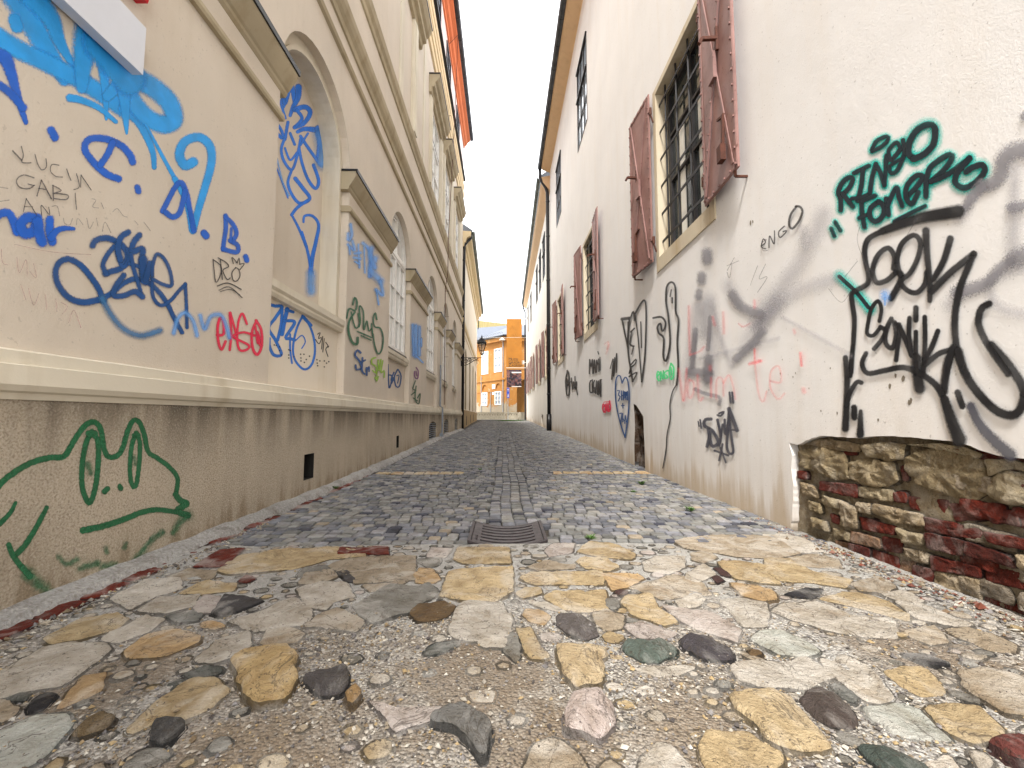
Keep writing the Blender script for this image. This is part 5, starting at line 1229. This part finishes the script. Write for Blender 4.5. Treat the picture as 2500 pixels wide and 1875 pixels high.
# ------------------------------------------------------------------ GRAFFITI on the left building
LP = -2.48
pa = lambda n, c, **k: paint(n, srgb(*c), **k)
m_sky = pa('sky blue spray', (24,146,218), soft=.4); m_navy = pa('deep blue spray', (4,88,188), soft=.4); m_ac = pa('petrol blue spray', (2,68,128), soft=.45)
m_red = pa('crimson spray', (214,28,70), soft=.4); m_blk = pa('black marker', (24,22,26), soft=.4, alpha=.9); m_pale = pa('pale blue spray', (96,160,232), soft=.9, alpha=.75)
m_pen = pa('worn black crayon', (50,46,52), soft=.5, alpha=.85, rag=.7, grain=110); m_penf = pa('faint crayon', (90,84,88), soft=.5, alpha=.5, rag=.9, grain=110); m_pink = pa('faint pink crayon', (176,120,120), soft=.6, alpha=.5, rag=.8, grain=110)
graffiti('graffiti', 'large sky blue letters under the grey sign panel', m_sky, lb, LP, 'A1', ['110,-60 230,150 330,330 420,480 500,610|210>100', '230,-60 390,140 460,320 560,500 605,570|190>24',
 '-40,270 120,370 300,455 450,530 620,620 800,735 950,840|140>120', '950,840 1060,930 1130,1050 1180,1180 1190,1290|75>36', '720,130 660,350 640,500 630,680|250>80', '760,260 790,450 810,650 820,920|130>20', '740,260 880,420 950,560 900,660 830,740|170>80',
 '900,470 1060,600 1200,690 1310,800 1340,920 1270,960 1150,915 1040,800 1000,700|150>120', '940,520 960,750 978,1030|150>16', '760,330 1000,620|220', '540,755 620,770 760,830 895,940|60>30', '1125,960 1230,1160 1350,1380|18>34', '1350,1380 1440,1560 1480,1770|44>44',
 '1490,1250 1425,1275 1385,1190 1430,1090 1540,1060 1620,1130 1630,1260 1580,1450 1530,1620 1490,1780|72>50', '112,150 132,205|95'])
graffiti('graffiti', 'deep blue initials and dots', m_navy, lb, LP, 'A1', ['-60,420 40,450 90,580 140,760 200,945|110>34', '-60,620 60,700 180,830|60', '395,1005 425,1060|60', '915,1380 820,1340 720,1250 655,1150 690,1075 810,1070 930,1120 1000,1190 1025,1250|52', '870,1100 830,1190 775,1270|50', '1060,1445 1068,1475|46',
 'A2:1255,365 1300,275 1355,175 1400,145 1440,230 1460,330 1480,430 1495,515|40', 'A2:1280,375 1330,410 1380,385 1410,300 1430,210|42', 'A2:1575,535 1590,555|52', 'A2:1740,400 1742,500 1728,600 1722,660|34', 'A2:1742,410 1800,470 1824,540 1790,600|34', 'A2:1775,590 1835,630 1830,680 1770,672 1722,655|34', 'A2:1785,500 1780,600|22', 'A2:1895,715 1905,745|38'])
graffiti('graffiti', 'blue lettering reading nar', m_navy, lb, LP, 'A2', ['-60,470 -20,400 50,375 95,420 130,525|60', '290,425 210,415 160,470 190,535 260,515 290,440 300,520 325,600|78', '385,430 385,530 405,600|62', '395,570 440,515 500,497 570,500|58>26'])
graffiti('graffiti', 'petrol blue looping tag', m_ac, lb, LP, 'A2', ['1405,1300 1340,1180 1280,1060 1200,960 1120,905 1030,890 940,930 860,1000 760,1050|32>44', '760,1050 640,1068 530,1030 450,930 430,830 460,760 530,735 620,780 700,870 760,960 800,1060|48>44', '1430,925 1438,1080 1443,1262|26', '1430,930 1380,980 1320,1050 1250,1092 1200,1060 1175,990 1175,860|28',
 '715,630 740,590 820,572 900,600 960,650 985,720 940,800 860,830 815,848|46', '880,640 830,700 795,780 820,845|38', '900,620 915,720 950,795 995,740 985,660|34', '990,528 935,565 910,650 930,740|46', '1075,550 1030,610 1020,680 1100,655 1092,760 1100,880|46', '1000,770 1090,805 1115,890|30', '1010,700 1030,800 1060,900 1095,1020|32', '1105,740 1120,900|70', '1160,770 1125,890|50', '1175,860 1180,780 1210,697 1265,730 1310,820 1325,935 1260,930 1180,890|28', '955,860 890,950 880,1015 960,1015 1040,985 1100,1025|42'])
graffiti('graffiti', 'fading tail of the petrol blue tag', pa('thin petrol spray', (50,110,160), soft=.8, alpha=.8), lb, LP, 'A2', ['790,1040 850,1150 920,1240 1000,1300 1090,1325 1160,1310 1235,1285|44'])
graffiti('graffiti', 'red tag eNGO near the corner', m_red, lb, LP, 'A2', ['1675,1320 1725,1312 1722,1210 1698,1190 1680,1260 1685,1370 1710,1432 1740,1370|20', '1773,1435 1785,1300 1773,1145 1800,1230 1828,1330|18', '1905,1235 1870,1155 1840,1220 1830,1350 1850,1435 1900,1435 1920,1400 1800,1332 1880,1300 1965,1325|17', '1980,1210 1945,1300 1950,1420 1985,1472 2020,1400 2015,1280 1975,1208|20', '1972,1260 1990,1385 2004,1350 1982,1290 2008,1400|16'])
graffiti('graffiti', 'faint blue scrawl left of the red tag', m_pale, lb, LP, 'A2', ['1340,1305 1375,1190 1430,1150 1490,1210 1520,1325|30', '1545,1170 1580,1275 1625,1180 1700,1165 1740,1230 1770,1340|30'])
graffiti('graffiti', 'thin black DRO with a crown and arcs', m_blk, lb, LP, 'A2', ['1645,740 1650,800 1665,912 1700,860 1705,790 1645,738|8', '1700,740 1716,892|8', '1682,725 1740,758 1764,792 1720,822 1752,892 1776,880|8', '1820,800 1790,840 1800,900 1830,902 1852,860 1840,812 1815,800|8', '1800,770 1790,720 1830,765|7', '1830,765 1845,725 1850,775|7', '1850,775 1885,770 1852,815|7', '1678,942 1760,920 1860,968|9', '1690,975 1770,950 1868,1032|7', '1700,985 1780,970 1850,1010|6'])
graffiti('graffiti', 'worn black crayon names LUCIJA, GABI and ANTONIA', m_pen, lb, LP, 'A1', ['165,1130 180,1200 170,1252 238,1256|9', '100,1165 165,1235|12', '270,1190 290,1262 320,1310 357,1290 355,1225|8', '455,1275 400,1270 390,1320 430,1360 482,1366|7', '515,1305 530,1350 548,1392|8', '590,1340 612,1440 570,1462|7', '622,1445 625,1350|6', '625,1350 704,1466|7',
 '262,1372 180,1350 128,1390 150,1442 220,1456 264,1430|10', '262,1430 215,1420|8', '285,1512 320,1390|9', '320,1390 396,1532|10', '300,1452 352,1462|8', '408,1430 412,1545|10', '408,1430 472,1468 420,1490|9', '420,1490 522,1505 510,1540 418,1532|9', '580,1490 584,1550 590,1614|8',
 'A2:180,372 202,268|7', 'A2:202,268 282,392|8', 'A2:190,330 252,332|6', 'A2:322,402 320,320 380,392 376,335|7'])
graffiti('graffiti', 'barely legible crayon lines', m_penf, lb, LP, 'A2', ['400,330 440,325 460,400|7', '490,420 500,460 540,470 560,420|6', '590,470 600,420 640,470|6', '670,420 690,500 720,450|7', '745,420 755,480|7', '790,520 810,450 855,530|7', '710,270 740,280 715,330 760,340|6', '780,300 800,345|6', '870,370 905,345 950,400 980,410|6', '1040,440 1065,470|6', '1110,450 1160,515|6', '0,180 60,190|8', '0,290 70,280|8'])
graffiti('graffiti', 'faint pink crayon scrawl low on the block', m_pink, lb, LP, 'A2', ['10,660 20,760 60,780|6', '130,720 150,840 200,740 210,860|6', '260,770 280,880 230,830|6', '160,930 200,1050|6', '220,960 260,1090 300,1000|6', '350,1010 360,1120|6', '430,1040 440,1140|6', '470,1070 520,1100 480,1160|6', '530,1225 570,1130 625,1265|6', '110,620 400,680 700,700|5'])
graffiti('graffiti', 'tall blue tag inside the blind arch', pa('niche blue spray', (18,112,216), soft=.35), lb, -2.84, 'A3', ['212,565 250,545 300,560 285,640 255,725|34>16', '300,540 320,620 335,700|30', '355,590 352,660 320,720 300,780|44>20', '225,590 250,650 240,700 270,800|26>12', '212,700 200,780|30', '285,640 265,700 250,640|24', '330,740 400,722 435,760 395,830 330,860|34>26', '345,745 380,800 330,860|22',
 '205,825 240,880 262,945 275,880 285,825|20', '198,885 240,930|22', '300,900 330,975|18', '350,890 400,870 495,880|22>40', '490,870 500,960 485,1060|46>20', '370,920 430,1010 505,1115|20', '260,940 240,1010 260,1090 312,1145 350,1040 370,940|18', '360,1000 380,1100 420,1210 470,1272 492,1220 458,1115|18>22', '310,1150 285,1230 310,1310 365,1372 432,1340 385,1270 335,1205|16>26', '430,1345 350,1400 310,1450|20', '310,1450 360,1545 410,1665|14>20', '420,900 370,980|14', '265,1000 300,1080 345,1030|14',
 'A4:390,392 398,352 450,352 492,410 475,520 450,630 438,730|14>30', 'A4:380,460 410,560 432,660 442,745|14>22', 'A4:190,-20 240,110 285,230|9'])
graffiti('graffiti', 'soft blue overspray beside the blind arch jamb', m_pale, lb, -2.84, 'A3', ['500,900 520,1000 515,1100|70', 'A4:440,740 440,860|50', '210,1070 250,1230 290,1320|12'])
graffiti('graffiti', 'blue ZEKO tag on the pale apron', pa('apron blue spray', (20,110,206), soft=.35), lb, -2.60, 'A4', ['150,945 200,960 245,965 200,1040 155,1110 200,1190 240,1285 190,1290 160,1230 158,1180|20', '245,965 240,1080 215,1190|20', '280,980 262,1060 245,1150|26', '270,985 320,1000|18', '262,1060 330,1070 270,1170 300,1180 330,1190|20', '300,1150 300,1250 312,1345|12', '385,1025 345,1110 320,1230 332,1322 390,1386 440,1362 466,1280 460,1180 430,1090 385,1022|14', '340,1190 380,1158 402,1200 378,1246|8', '385,1030 440,1090|20'])
graffiti('graffiti', 'small black tag beside the ZEKO tag', m_blk, lb, -2.60, 'A4', ['485,1150 503,1140 490,1180 512,1172 495,1215 470,1185|6', '520,1165 512,1250|6', '530,1180 520,1270|6', '540,1205 555,1230 540,1250 555,1300|6', '560,1230 555,1240|6']+['%d,%d|9' % (x, y) for x, y in ((192,1222),(205,1225),(228,1235),(228,1260),(240,1290),(290,1255),(300,1260),(290,1290),(325,1300),(290,1310),(370,1285),(372,1310),(372,1330),(392,1285),(408,1320),(395,1340),(430,1298),(480,1322),(482,1345),(500,1330),(485,1362),(530,1330),(545,1345),(560,1335),(530,1370))])
graffiti('graffiti', 'pale blue jagged tag high on the second pilaster', m_pale, lb, LP, 'A4', ['708,410 716,480 700,515|20', '690,470 690,510|20', '690,545 735,585 720,520|18', '700,560 705,610|14', '760,545 768,700|14', '792,535 840,600 835,760|22', '735,605 775,600|18', '730,632 772,640|18', '738,660 768,676|14', '800,560 805,735|12', '850,600 848,760|16', '870,640 850,720 910,790|40', '910,790 925,885 880,850|22', '882,850 898,950|12', '850,570 840,620 870,700|30'])
graffiti('graffiti', 'dark green looping tag on the second pilaster', pa('bottle green spray', (28,92,60), soft=.35), lb, LP, 'A4', ['682,1040 698,978 738,990 752,935 735,903 724,950|12', '738,1000 700,1060 695,1130 720,1205 752,1215 756,1175|12>18', '712,1000 725,1060 745,1110 768,1080 760,1010|9', '765,1100 775,1060 768,960 795,1000 798,1120 818,1060 832,1130 850,1110 858,1160|9', '858,1160 850,1080|9', '885,1050 876,1006 862,1040 870,1098 908,1110 928,1170 920,1250 895,1282 872,1230 860,1150|10', '755,1132 850,1172|10', '780,1160 845,1190|9'])
graffiti('graffiti', 'blue tag reading Ser', m_ac, lb, LP, 'A4', ['775,1275 755,1258 738,1290 770,1335 782,1378 748,1388 742,1360|13', '788,1310 785,1395 802,1418|12', '780,1340 806,1325|11', '815,1378 818,1425|12', '818,1395 832,1368 833,1400|10'])
graffiti('graffiti', 'yellow green tag low on the second pilaster', pa('lime spray', (136,176,44), soft=.4), lb, LP, 'A4', ['876,1308 852,1318 852,1350 880,1368 882,1412 858,1395|10', '893,1325 898,1395 912,1322|10', '885,1395 885,1465|9', '872,1440 885,1462 896,1435|8', '925,1330 912,1410 935,1395 935,1440|9'])
graffiti('graffiti', 'blue tag under the first arched window', m_ac, lb, -2.60, 'A4', ['960,1355 968,1512 988,1435 955,1425|9', '1000,1408 980,1460 1004,1440 985,1480|9', '1025,1388 1003,1440 1015,1502 1038,1500 1048,1430 1028,1388|9', '1020,1430 1035,1425 1025,1480|7'])
graffiti('graffiti', 'pale blue patch on the third pilaster', m_pale, lb, LP, 'A4', ['1128,1090 1135,1290|24', '1150,1095 1150,1300|26', '1172,1100 1172,1290|22', '1185,1180 1185,1230|14', '1150,1295 1195,1340|12'])
graffiti('graffiti', 'purple and green doodle on the third pilaster', pa('purple marker', (110,44,110), soft=.5), lb, LP, 'A4', ['1150,1375 1165,1400 1160,1450 1142,1440 1140,1400|7', '1150,1400 1155,1430|6'])
graffiti('graffiti', 'green scrawl below the purple doodle', pa('dark green marker', (36,84,50), soft=.5), lb, LP, 'A4', ['1145,1465 1128,1520 1150,1530 1118,1560|7', '1150,1500 1145,1590 1168,1620 1178,1550 1160,1580|7', '1130,1580 1160,1600|6'])
m_grn = pa('green roller paint', (18,98,56), soft=.25, rag=.35, grain=62, bs=1, bd=.02); m_grf = pa('rubbed green paint', (40,110,70), soft=.9, alpha=.7, rag=.9, grain=55, bs=1, bd=.02)
graffiti('graffiti', 'green outline of a cat like creature on the roughcast plinth', m_grn, lb, -2.45, 'PL', ['-40,830 20,760 80,712 200,640 330,602 430,592 480,520 540,425 590,372 640,362 680,410 700,530 730,592 790,588 830,530 860,425 900,352 940,362 975,450 1000,560 1060,602 1140,662 1198,740 1186,850|42>30', '1186,850 1215,890 1262,912 1195,958 1268,990|40', '620,425 582,500 556,640 556,800 600,905 640,820 662,650 662,500 630,435|36', '920,432 890,520 877,680 890,782 915,795 935,690 945,520 925,440|30', '705,830 725,810|36', '808,795 816,808|34', '560,1092 700,1062 850,1012 950,972 1060,952 1190,968|44>32', '-40,1080 60,985 105,905|40>24', '315,938 240,1080 170,1190 112,1250|30>40', '60,1190 90,1265 150,1342 200,1400|36>44', '600,440 640,440|44', '905,450 935,450|30'])
graffiti('graffiti', 'rubbed out green strokes low on the plinth', m_grf, lb, -2.45, 'PL', ['190,1390 260,1450 350,1550|70>60', '1268,990 1210,1040 1170,1110|50>30', '1100,1100 1020,1160 950,1250 910,1280|30', '520,1290 450,1320 390,1270|30', '540,1350 660,1310|34', '690,1340 780,1330|40', '590,640 610,700|34', '905,600 912,640|26', '840,1210 850,1180|24', '715,1210 722,1240|24'])

# ------------------------------------------------------------------ GRAFFITI on the right building
RP = RW
m_tealg = pa('teal overspray', (0,196,184), soft=.95, alpha=1.0, rag=.3); m_tb = pa('black over teal', (6,24,34), soft=.3); m_K = pa('black spray', (16,15,18), soft=.4, rag=.2); m_thin = pa('black spray line', (30,29,30), soft=.5)
m_gr = pa('silver grey spray', (128,126,132), soft=.6, alpha=.75, rag=.7); m_grf2 = pa('faint grey spray', (150,148,156), soft=1.0, alpha=.36, rag=.9); m_sk = pa('dark grey spray', (66,66,76), soft=.5)
RF = ['518,670 516,600 502,560 520,510 560,470 592,478 570,530 530,570|24', '530,570 560,610 592,648|24', '600,440 690,395|22', '655,420 645,520 622,612|24', '585,600 650,590 700,565|20', '700,560 712,470 735,385|24', '735,385 765,440 788,515|24', '788,515 796,430 802,330 830,360 890,290|22', '890,290 865,250 815,300 830,360|20', '905,235 912,320 870,420 830,440 818,400|22', '830,390 910,340|18', '975,350 940,320 945,250 985,180 1050,140 1100,155 1098,250 1040,320 970,352|32',
 '712,292 740,240 800,212 812,232 770,275 712,305|20', '645,610 650,690 665,775|24', '650,615 730,580|22', '632,720 700,692|20', '750,620 702,660 700,715 735,742 780,705 785,650 755,618|26', '800,600 815,700|24', '810,640 862,530 880,590 900,645|24', '925,590 985,530 1030,465 985,458 930,520 925,590 960,632 1000,560|26', '1048,585 1052,480 1080,400 1180,330 1212,345 1150,430 1080,492|28', '1080,492 1180,450 1320,345|26', '1320,348 1245,435 1232,500 1285,532 1355,500 1412,430 1400,390 1345,402 1298,432|30', '852,742 950,690 1042,645|20', '482,745 515,798|18', '458,785 478,832|18']
graffiti('graffiti', 'teal glow behind the black tag', m_tealg, rb, RP, 'R3', RF, wmul=1.75)
graffiti('graffiti', 'black and teal tag RINGO FONERO', m_tb, rb, RP, 'R3', RF, wmul=1.25)
graffiti('graffiti', 'teal and black diagonal stroke', m_tealg, rb, RP, 'R3', ['508,1082 560,1130 620,1190 700,1290|50'])
graffiti('graffiti', 'teal and black diagonal stroke core', m_tb, rb, RP, 'R3', ['508,1085 560,1132 620,1190 690,1278|24'])
graffiti('graffiti', 'silver grey painted bands at the right edge', m_gr, rb, RP, 'R3', ['1700,290 1590,305 1530,360 1515,440 1470,500 1400,520|110>70', '1400,520 1340,580 1295,650|70>50', '1700,930 1600,975|100', '1580,985 1500,1040 1440,1110 1340,1160 1250,1180|60>80', '1580,655 1700,640|60', '1700,60 1659,90|50'])
graffiti('graffiti', 'faint grey streaks between the silver bands', m_grf2, rb, RP, 'R3', ['1600,400 1600,650|60', '1595,690 1590,930|70', '1700,1020 1560,1060 1450,1130 1470,1240 1560,1300 1700,1320|50', '1250,1180 1200,1260|70', '1330,600 1260,720|60'])
graffiti('graffiti', 'big black tag SEN SONIK', m_K, rb, RP, 'R3', ['1245,680 1180,690 1050,712 900,755 780,800|80>46', '780,800 695,845 668,900 670,980 690,1080 682,1130 620,1168 585,1195 590,1260 602,1350 597,1480 588,1590 582,1680|34>28', 'R4:668,-10 658,70 655,160|20>24',
 '846,1035 850,960 812,908 750,950 716,1040 738,1120 800,1110 862,1058|32', '862,1058 898,1075 875,1140 832,1218|34>40', '888,1080 868,980 898,880 970,828 1012,870 1000,960 950,1060 892,1115 930,1170 990,1185 1042,1130 1052,1060|32', '1047,800 1055,950 1070,1100 1072,1235|46>30', '1200,850 1160,980 1095,1100|44>34', '1085,1175 1200,1060 1345,945|42', '1345,945 1300,1050 1262,1150 1232,1300 1230,1450 1255,1600 1300,1700|40>46',
 '758,1362 770,1290 750,1238 708,1285 688,1370 682,1440 720,1452 765,1400|24', '765,1400 795,1425 770,1480 725,1535|28', '832,1348 800,1420 798,1500 838,1530 862,1450 850,1370|30', '862,1380 885,1420 872,1520 862,1605|28', '880,1385 920,1480 958,1575|30', '958,1575 942,1450 945,1345|30', '985,1280 985,1355|34', '985,1430 985,1560 985,1700|28', '1040,1338 1042,1500 1030,1700|30', '1122,1425 1085,1520 1040,1605|32', '1045,1632 1130,1565 1215,1540|34', '1215,1540 1190,1640 1170,1720|34',
 'R4:1250,0 1215,90 1195,250|46', 'R4:1035,60 1040,140 1055,235|60', 'R4:745,30 722,90 755,145 850,130 960,112 1060,148 1150,215 1200,300|26>40', 'R4:1200,300 1240,420 1285,530|50>80', 'R4:625,55 635,180 632,330 625,465|30>40', 'R4:718,200 690,198 652,260 632,330|26', 'R4:676,345 678,400|36', 'R4:714,365 712,500|22>44', 'R4:1275,258 1302,335|38', 'R4:1280,20 1320,150 1400,268 1500,362 1590,388 1642,345 1662,260|50', 'R4:1662,260 1630,185 1560,85 1470,-15|52', '1440,1255 1392,1288 1375,1370 1410,1470 1480,1580 1560,1690|44'])
graffiti('graffiti', 'soft black fading stroke at the right edge', m_sk, rb, RP, 'R4', ['1350,335 1400,440 1480,530 1580,620|46>70'])
graffiti('graffiti', 'thin black eNGO beside the window', m_blk, rb, RP, 'R3', ['22,895 48,872 35,850 22,900 50,912|7', '70,905 74,832 102,882 104,800|7', '165,772 130,808 140,842 182,800 158,805|8', '240,650 205,700 195,760 215,786 255,742 278,680 262,650 238,648|14'])
graffiti('graffiti', 'crossed soft grey spray strokes', m_grf2, rb, RP, 'R3', ['410,690 330,870 230,1040 60,1270 0,1370|76', '480,1095 300,1150 150,1240 0,1400|60', '280,800 290,870|50', 'R2:1660,600 1560,730 1480,860|80', 'R2:1659,830 1400,900 1170,960|20', 'R2:1230,590 1240,900 1215,1090|70', 'R2:1150,640 1120,900 1100,1060|50', 'R2:1240,600 1300,830 1365,1000|26', 'R2:1190,620 1200,800|50', '160,1345 350,1450 580,1580|22', 'R2:1350,500 1400,600|60'])
graffiti('graffiti', 'darker grey strokes and dots left of the black tag', m_gr, rb, RP, 'R2', ['1375,560 1430,635 1545,680|55', '1392,962 1470,890 1562,790|44', '1215,300 1215,340|60', '1182,440 1180,470|50', '1164,545 1160,570|42', '1142,780 1122,1010|30', '1110,1040 1230,1050|50', '1225,960 1215,1090|50', '1235,700 1220,900|22', '1140,1150 1200,1175 1290,1200 1290,1240|22'])
graffiti('graffiti', 'dark grey tag with a star below it', m_sk, rb, RP, 'R2', ['1240,1335 1205,1340 1198,1375 1250,1410 1285,1480 1245,1500 1222,1400|20', '1215,1505 1235,1420|18', '1280,1340 1300,1440 1290,1500|16', '1290,1300 1320,1290 1300,1315 1280,1310|12', '1312,1370 1300,1440|14', '1325,1340 1330,1430 1352,1330|15', '1352,1330 1370,1470 1378,1540 1355,1550 1338,1500 1345,1400 1352,1272|16', '1352,1272 1402,1405|24', '1402,1405 1345,1400|10', '1312,1492 1290,1592|12', '1262,1532 1348,1562|12', '1298,1515 1332,1605|12', '1355,1170 1362,1232|13', '1372,1170 1378,1232|13', '1172,1340 1180,1392|10', '1160,1350 1165,1380|8'])
graffiti('graffiti', 'black outline drawing of a raised finger', m_thin, rb, RP, 'R2', ['880,705 930,700 956,732 950,772 935,786 925,740 906,762 915,800 945,832 942,930 952,972 966,958 985,850 975,700 960,600 965,510 995,482 1018,520 1020,660 1037,720 1030,850 1036,1000 1025,1120|12', '1025,1120 1000,1165 984,1240 986,1330 966,1430 960,1520 940,1640|7', '992,530 985,570|8', '998,580 998,610|10'])
graffiti('graffiti', 'black pointed letters beside the finger drawing', m_thin, rb, RP, 'R2', ['685,712 732,706|18', '685,712 722,890|10', '732,706 722,890 752,1100|11', '722,730 720,880|6', '740,700 756,665 762,720|9', '765,680 830,602 830,900 808,1102|10', '765,680 785,820 808,1102|8', '802,730 806,890|7', '740,792 762,770|9', '760,880 735,870 745,790|8', '745,930 755,885 735,870|8', '738,1000 772,962 768,990 740,1012|8', '730,1050 740,1012|8', '752,1100 778,1045 730,1070|9'])
graffiti('graffiti', 'two rows of black hand painted capitals', m_blk, rb, RP, 'R2', ['482,1052 484,962 492,1010 501,962 503,1050|8', '508,1048 513,965 521,1045|8', '509,1015 519,1015|6', '526,1042 527,965 533,1000 540,958 541,1038|8', '548,950 549,1030|7', '535,915 540,930|7', '491,1095 484,1110 485,1165 493,1170|9', '500,1090 500,1170|8', '514,1095 506,1120 510,1170 517,1165 515,1140|8', '521,1175 527,1095 533,1180|8', '537,1182 538,1095 546,1180 548,1092|8', '553,1090 553,1195|8', '553,1090 558,1090|6'])
graffiti('graffiti', 'grey zigzag scribble beside the blue heart', m_thin, rb, RP, 'R2', ['612,1020 630,960 620,1090 640,950 632,1070 652,925 650,1045|6'])
graffiti('graffiti', 'black circled initial with a scrawled word', m_thin, rb, RP, 'R2', ['345,1035 334,1100 342,1185 352,1190 358,1120 352,1045 344,1034|9', '340,1150 343,1080 348,1130 354,1070|7', '362,1105 372,1100|6', '370,1080 376,1150 382,1100 388,1140|7', '392,1070 394,1150 404,1100 396,1115 408,1182|7'])
graffiti('graffiti', 'mint green tag beside the finger outline', pa('mint spray', (70,214,136), soft=.4), rb, RP, 'R2', ['903,1068 920,1052 908,1038 902,1075 914,1096|9', '924,1092 927,1038 940,1086 943,1035|9', '972,1032 950,1045 952,1080 972,1074 958,1060|9', '990,990 979,1040 990,1088 1004,1070 1007,1015 990,988|10', '990,1015 994,1060|9'])
graffiti('graffiti', 'crimson tag left of the blue heart', m_red, rb, RP, 'R2', ['565,1265 576,1252 568,1238 564,1270 573,1292|8', '580,1292 582,1240 590,1285 592,1235|8', '602,1245 594,1260 596,1290 604,1275|8', '607,1225 600,1255 606,1290 613,1262 608,1222|8', '571,1230 600,1225|4'])
graffiti('graffiti', 'blue heart outline with lettering inside', m_ac, rb, RP, 'R2', ['686,1110 672,1065 652,1075 644,1130 648,1230 672,1350 704,1448|8', '686,1110 705,1075 722,1100 730,1190 722,1320 704,1448|8', '658,1158 670,1158 663,1185 674,1195 662,1222|7', '681,1160 683,1215|7', '693,1160 693,1215|7', '682,1188 693,1188|6', '700,1165 698,1205 705,1200 704,1165|6', '710,1212 710,1165 715,1190 719,1160 720,1215|7', '690,1238 691,1266|7', '682,1252 699,1250|6', '672,1300 684,1298 676,1362|7', '690,1300 688,1352 698,1345 690,1330|6', '702,1362 706,1310 712,1352|6'])
m_rd = pa('thin red spray', (240,100,108), soft=.9, alpha=.4, rag=.6)
graffiti('graffiti', 'faint red writing across the middle of the wall', m_rd, rb, RP, 'R2', ['1100,632 1102,760 1108,935|12', '1108,935 1165,915 1195,885|10', '1250,700 1262,750|12', '1315,670 1320,800|14', '1410,740 1440,760 1480,740|8', '1510,595 1512,640|14', '1480,990 1550,970|14', '1510,900 1512,960|10', '1038,1020 1068,1222 1088,1020|12', '1105,1090 1092,1150 1105,1205 1125,1180 1132,1110 1105,1090|11', '1155,1060 1165,1215 1190,1200|11', '1235,1008 1235,1025|18', '1240,1080 1240,1200|12', '1272,1210 1275,1090 1310,1085 1318,1190|10', '1318,1110 1350,1060 1372,1110 1392,1210|9', 'R4:100,5 105,120 125,270 150,308 170,250|9', 'R4:70,92 138,75|14', 'R4:192,190 252,195 240,105 195,135 192,230 235,295 272,262|9', 'R4:368,30 372,100|14', 'R4:382,240 385,250|22', 'R3:225,1420 230,1435|16', 'R3:262,1560 272,1640|12', 'R3:12,1610|14', '575,870 600,850 590,900|5', '605,870 585,930|5'])
graffiti('graffiti', 'pale blue paint drip inside the black tag', m_pale, rb, RP, 'R3', ['790,1195 792,1215|44', '793,1220 793,1262|12'])
graffiti('graffiti', 'faint pencil scratches on the plaster', m_penf, rb, RP, 'R2', ['1385,330 1340,410|5', '1340,380 1410,350|5', '1370,370 1355,455 1340,420|5', '1530,380 1485,500|5', '1580,370 1540,460 1590,450 1530,545|5', '1555,240 1585,215 1560,280 1590,285|6', 'R3:620,990 540,1090|5', 'R3:440,1160 525,1245 600,1130|4', 'R3:640,760 620,860 660,980 720,1140|4', 'R3:980,740 930,830|4'])
# chips and nail holes in the right wall plaster
q = MB()
for (u_, v_, r_) in ((1832,545,.03),(1838,541,.02),(2186,917,.018),(2205,925,.022),(2172,943,.02),(2220,983,.02),(2224,978,.018),(2044,1009,.014),(2004,1003,.012),(1905,912,.014),(1936,920,.012),(1975,948,.01),(1942,911,.01),(1877,952,.01),(2027,899,.01),(2144,1025,.012),(1910,878,.01)):
    p = onX(u_, v_, RW-.002); k = 7
    q.add([(RW-.002, p.y+r_*.6*random.uniform(.6, 1.2)*math.cos(j*6.283/k), p.z+r_*random.uniform(.6, 1.2)*math.sin(j*6.283/k)) for j in range(k)], [tuple(range(k))])
q.build('plaster_chip', simple('chipped plaster', (.2, .17, .13), .95), rb)
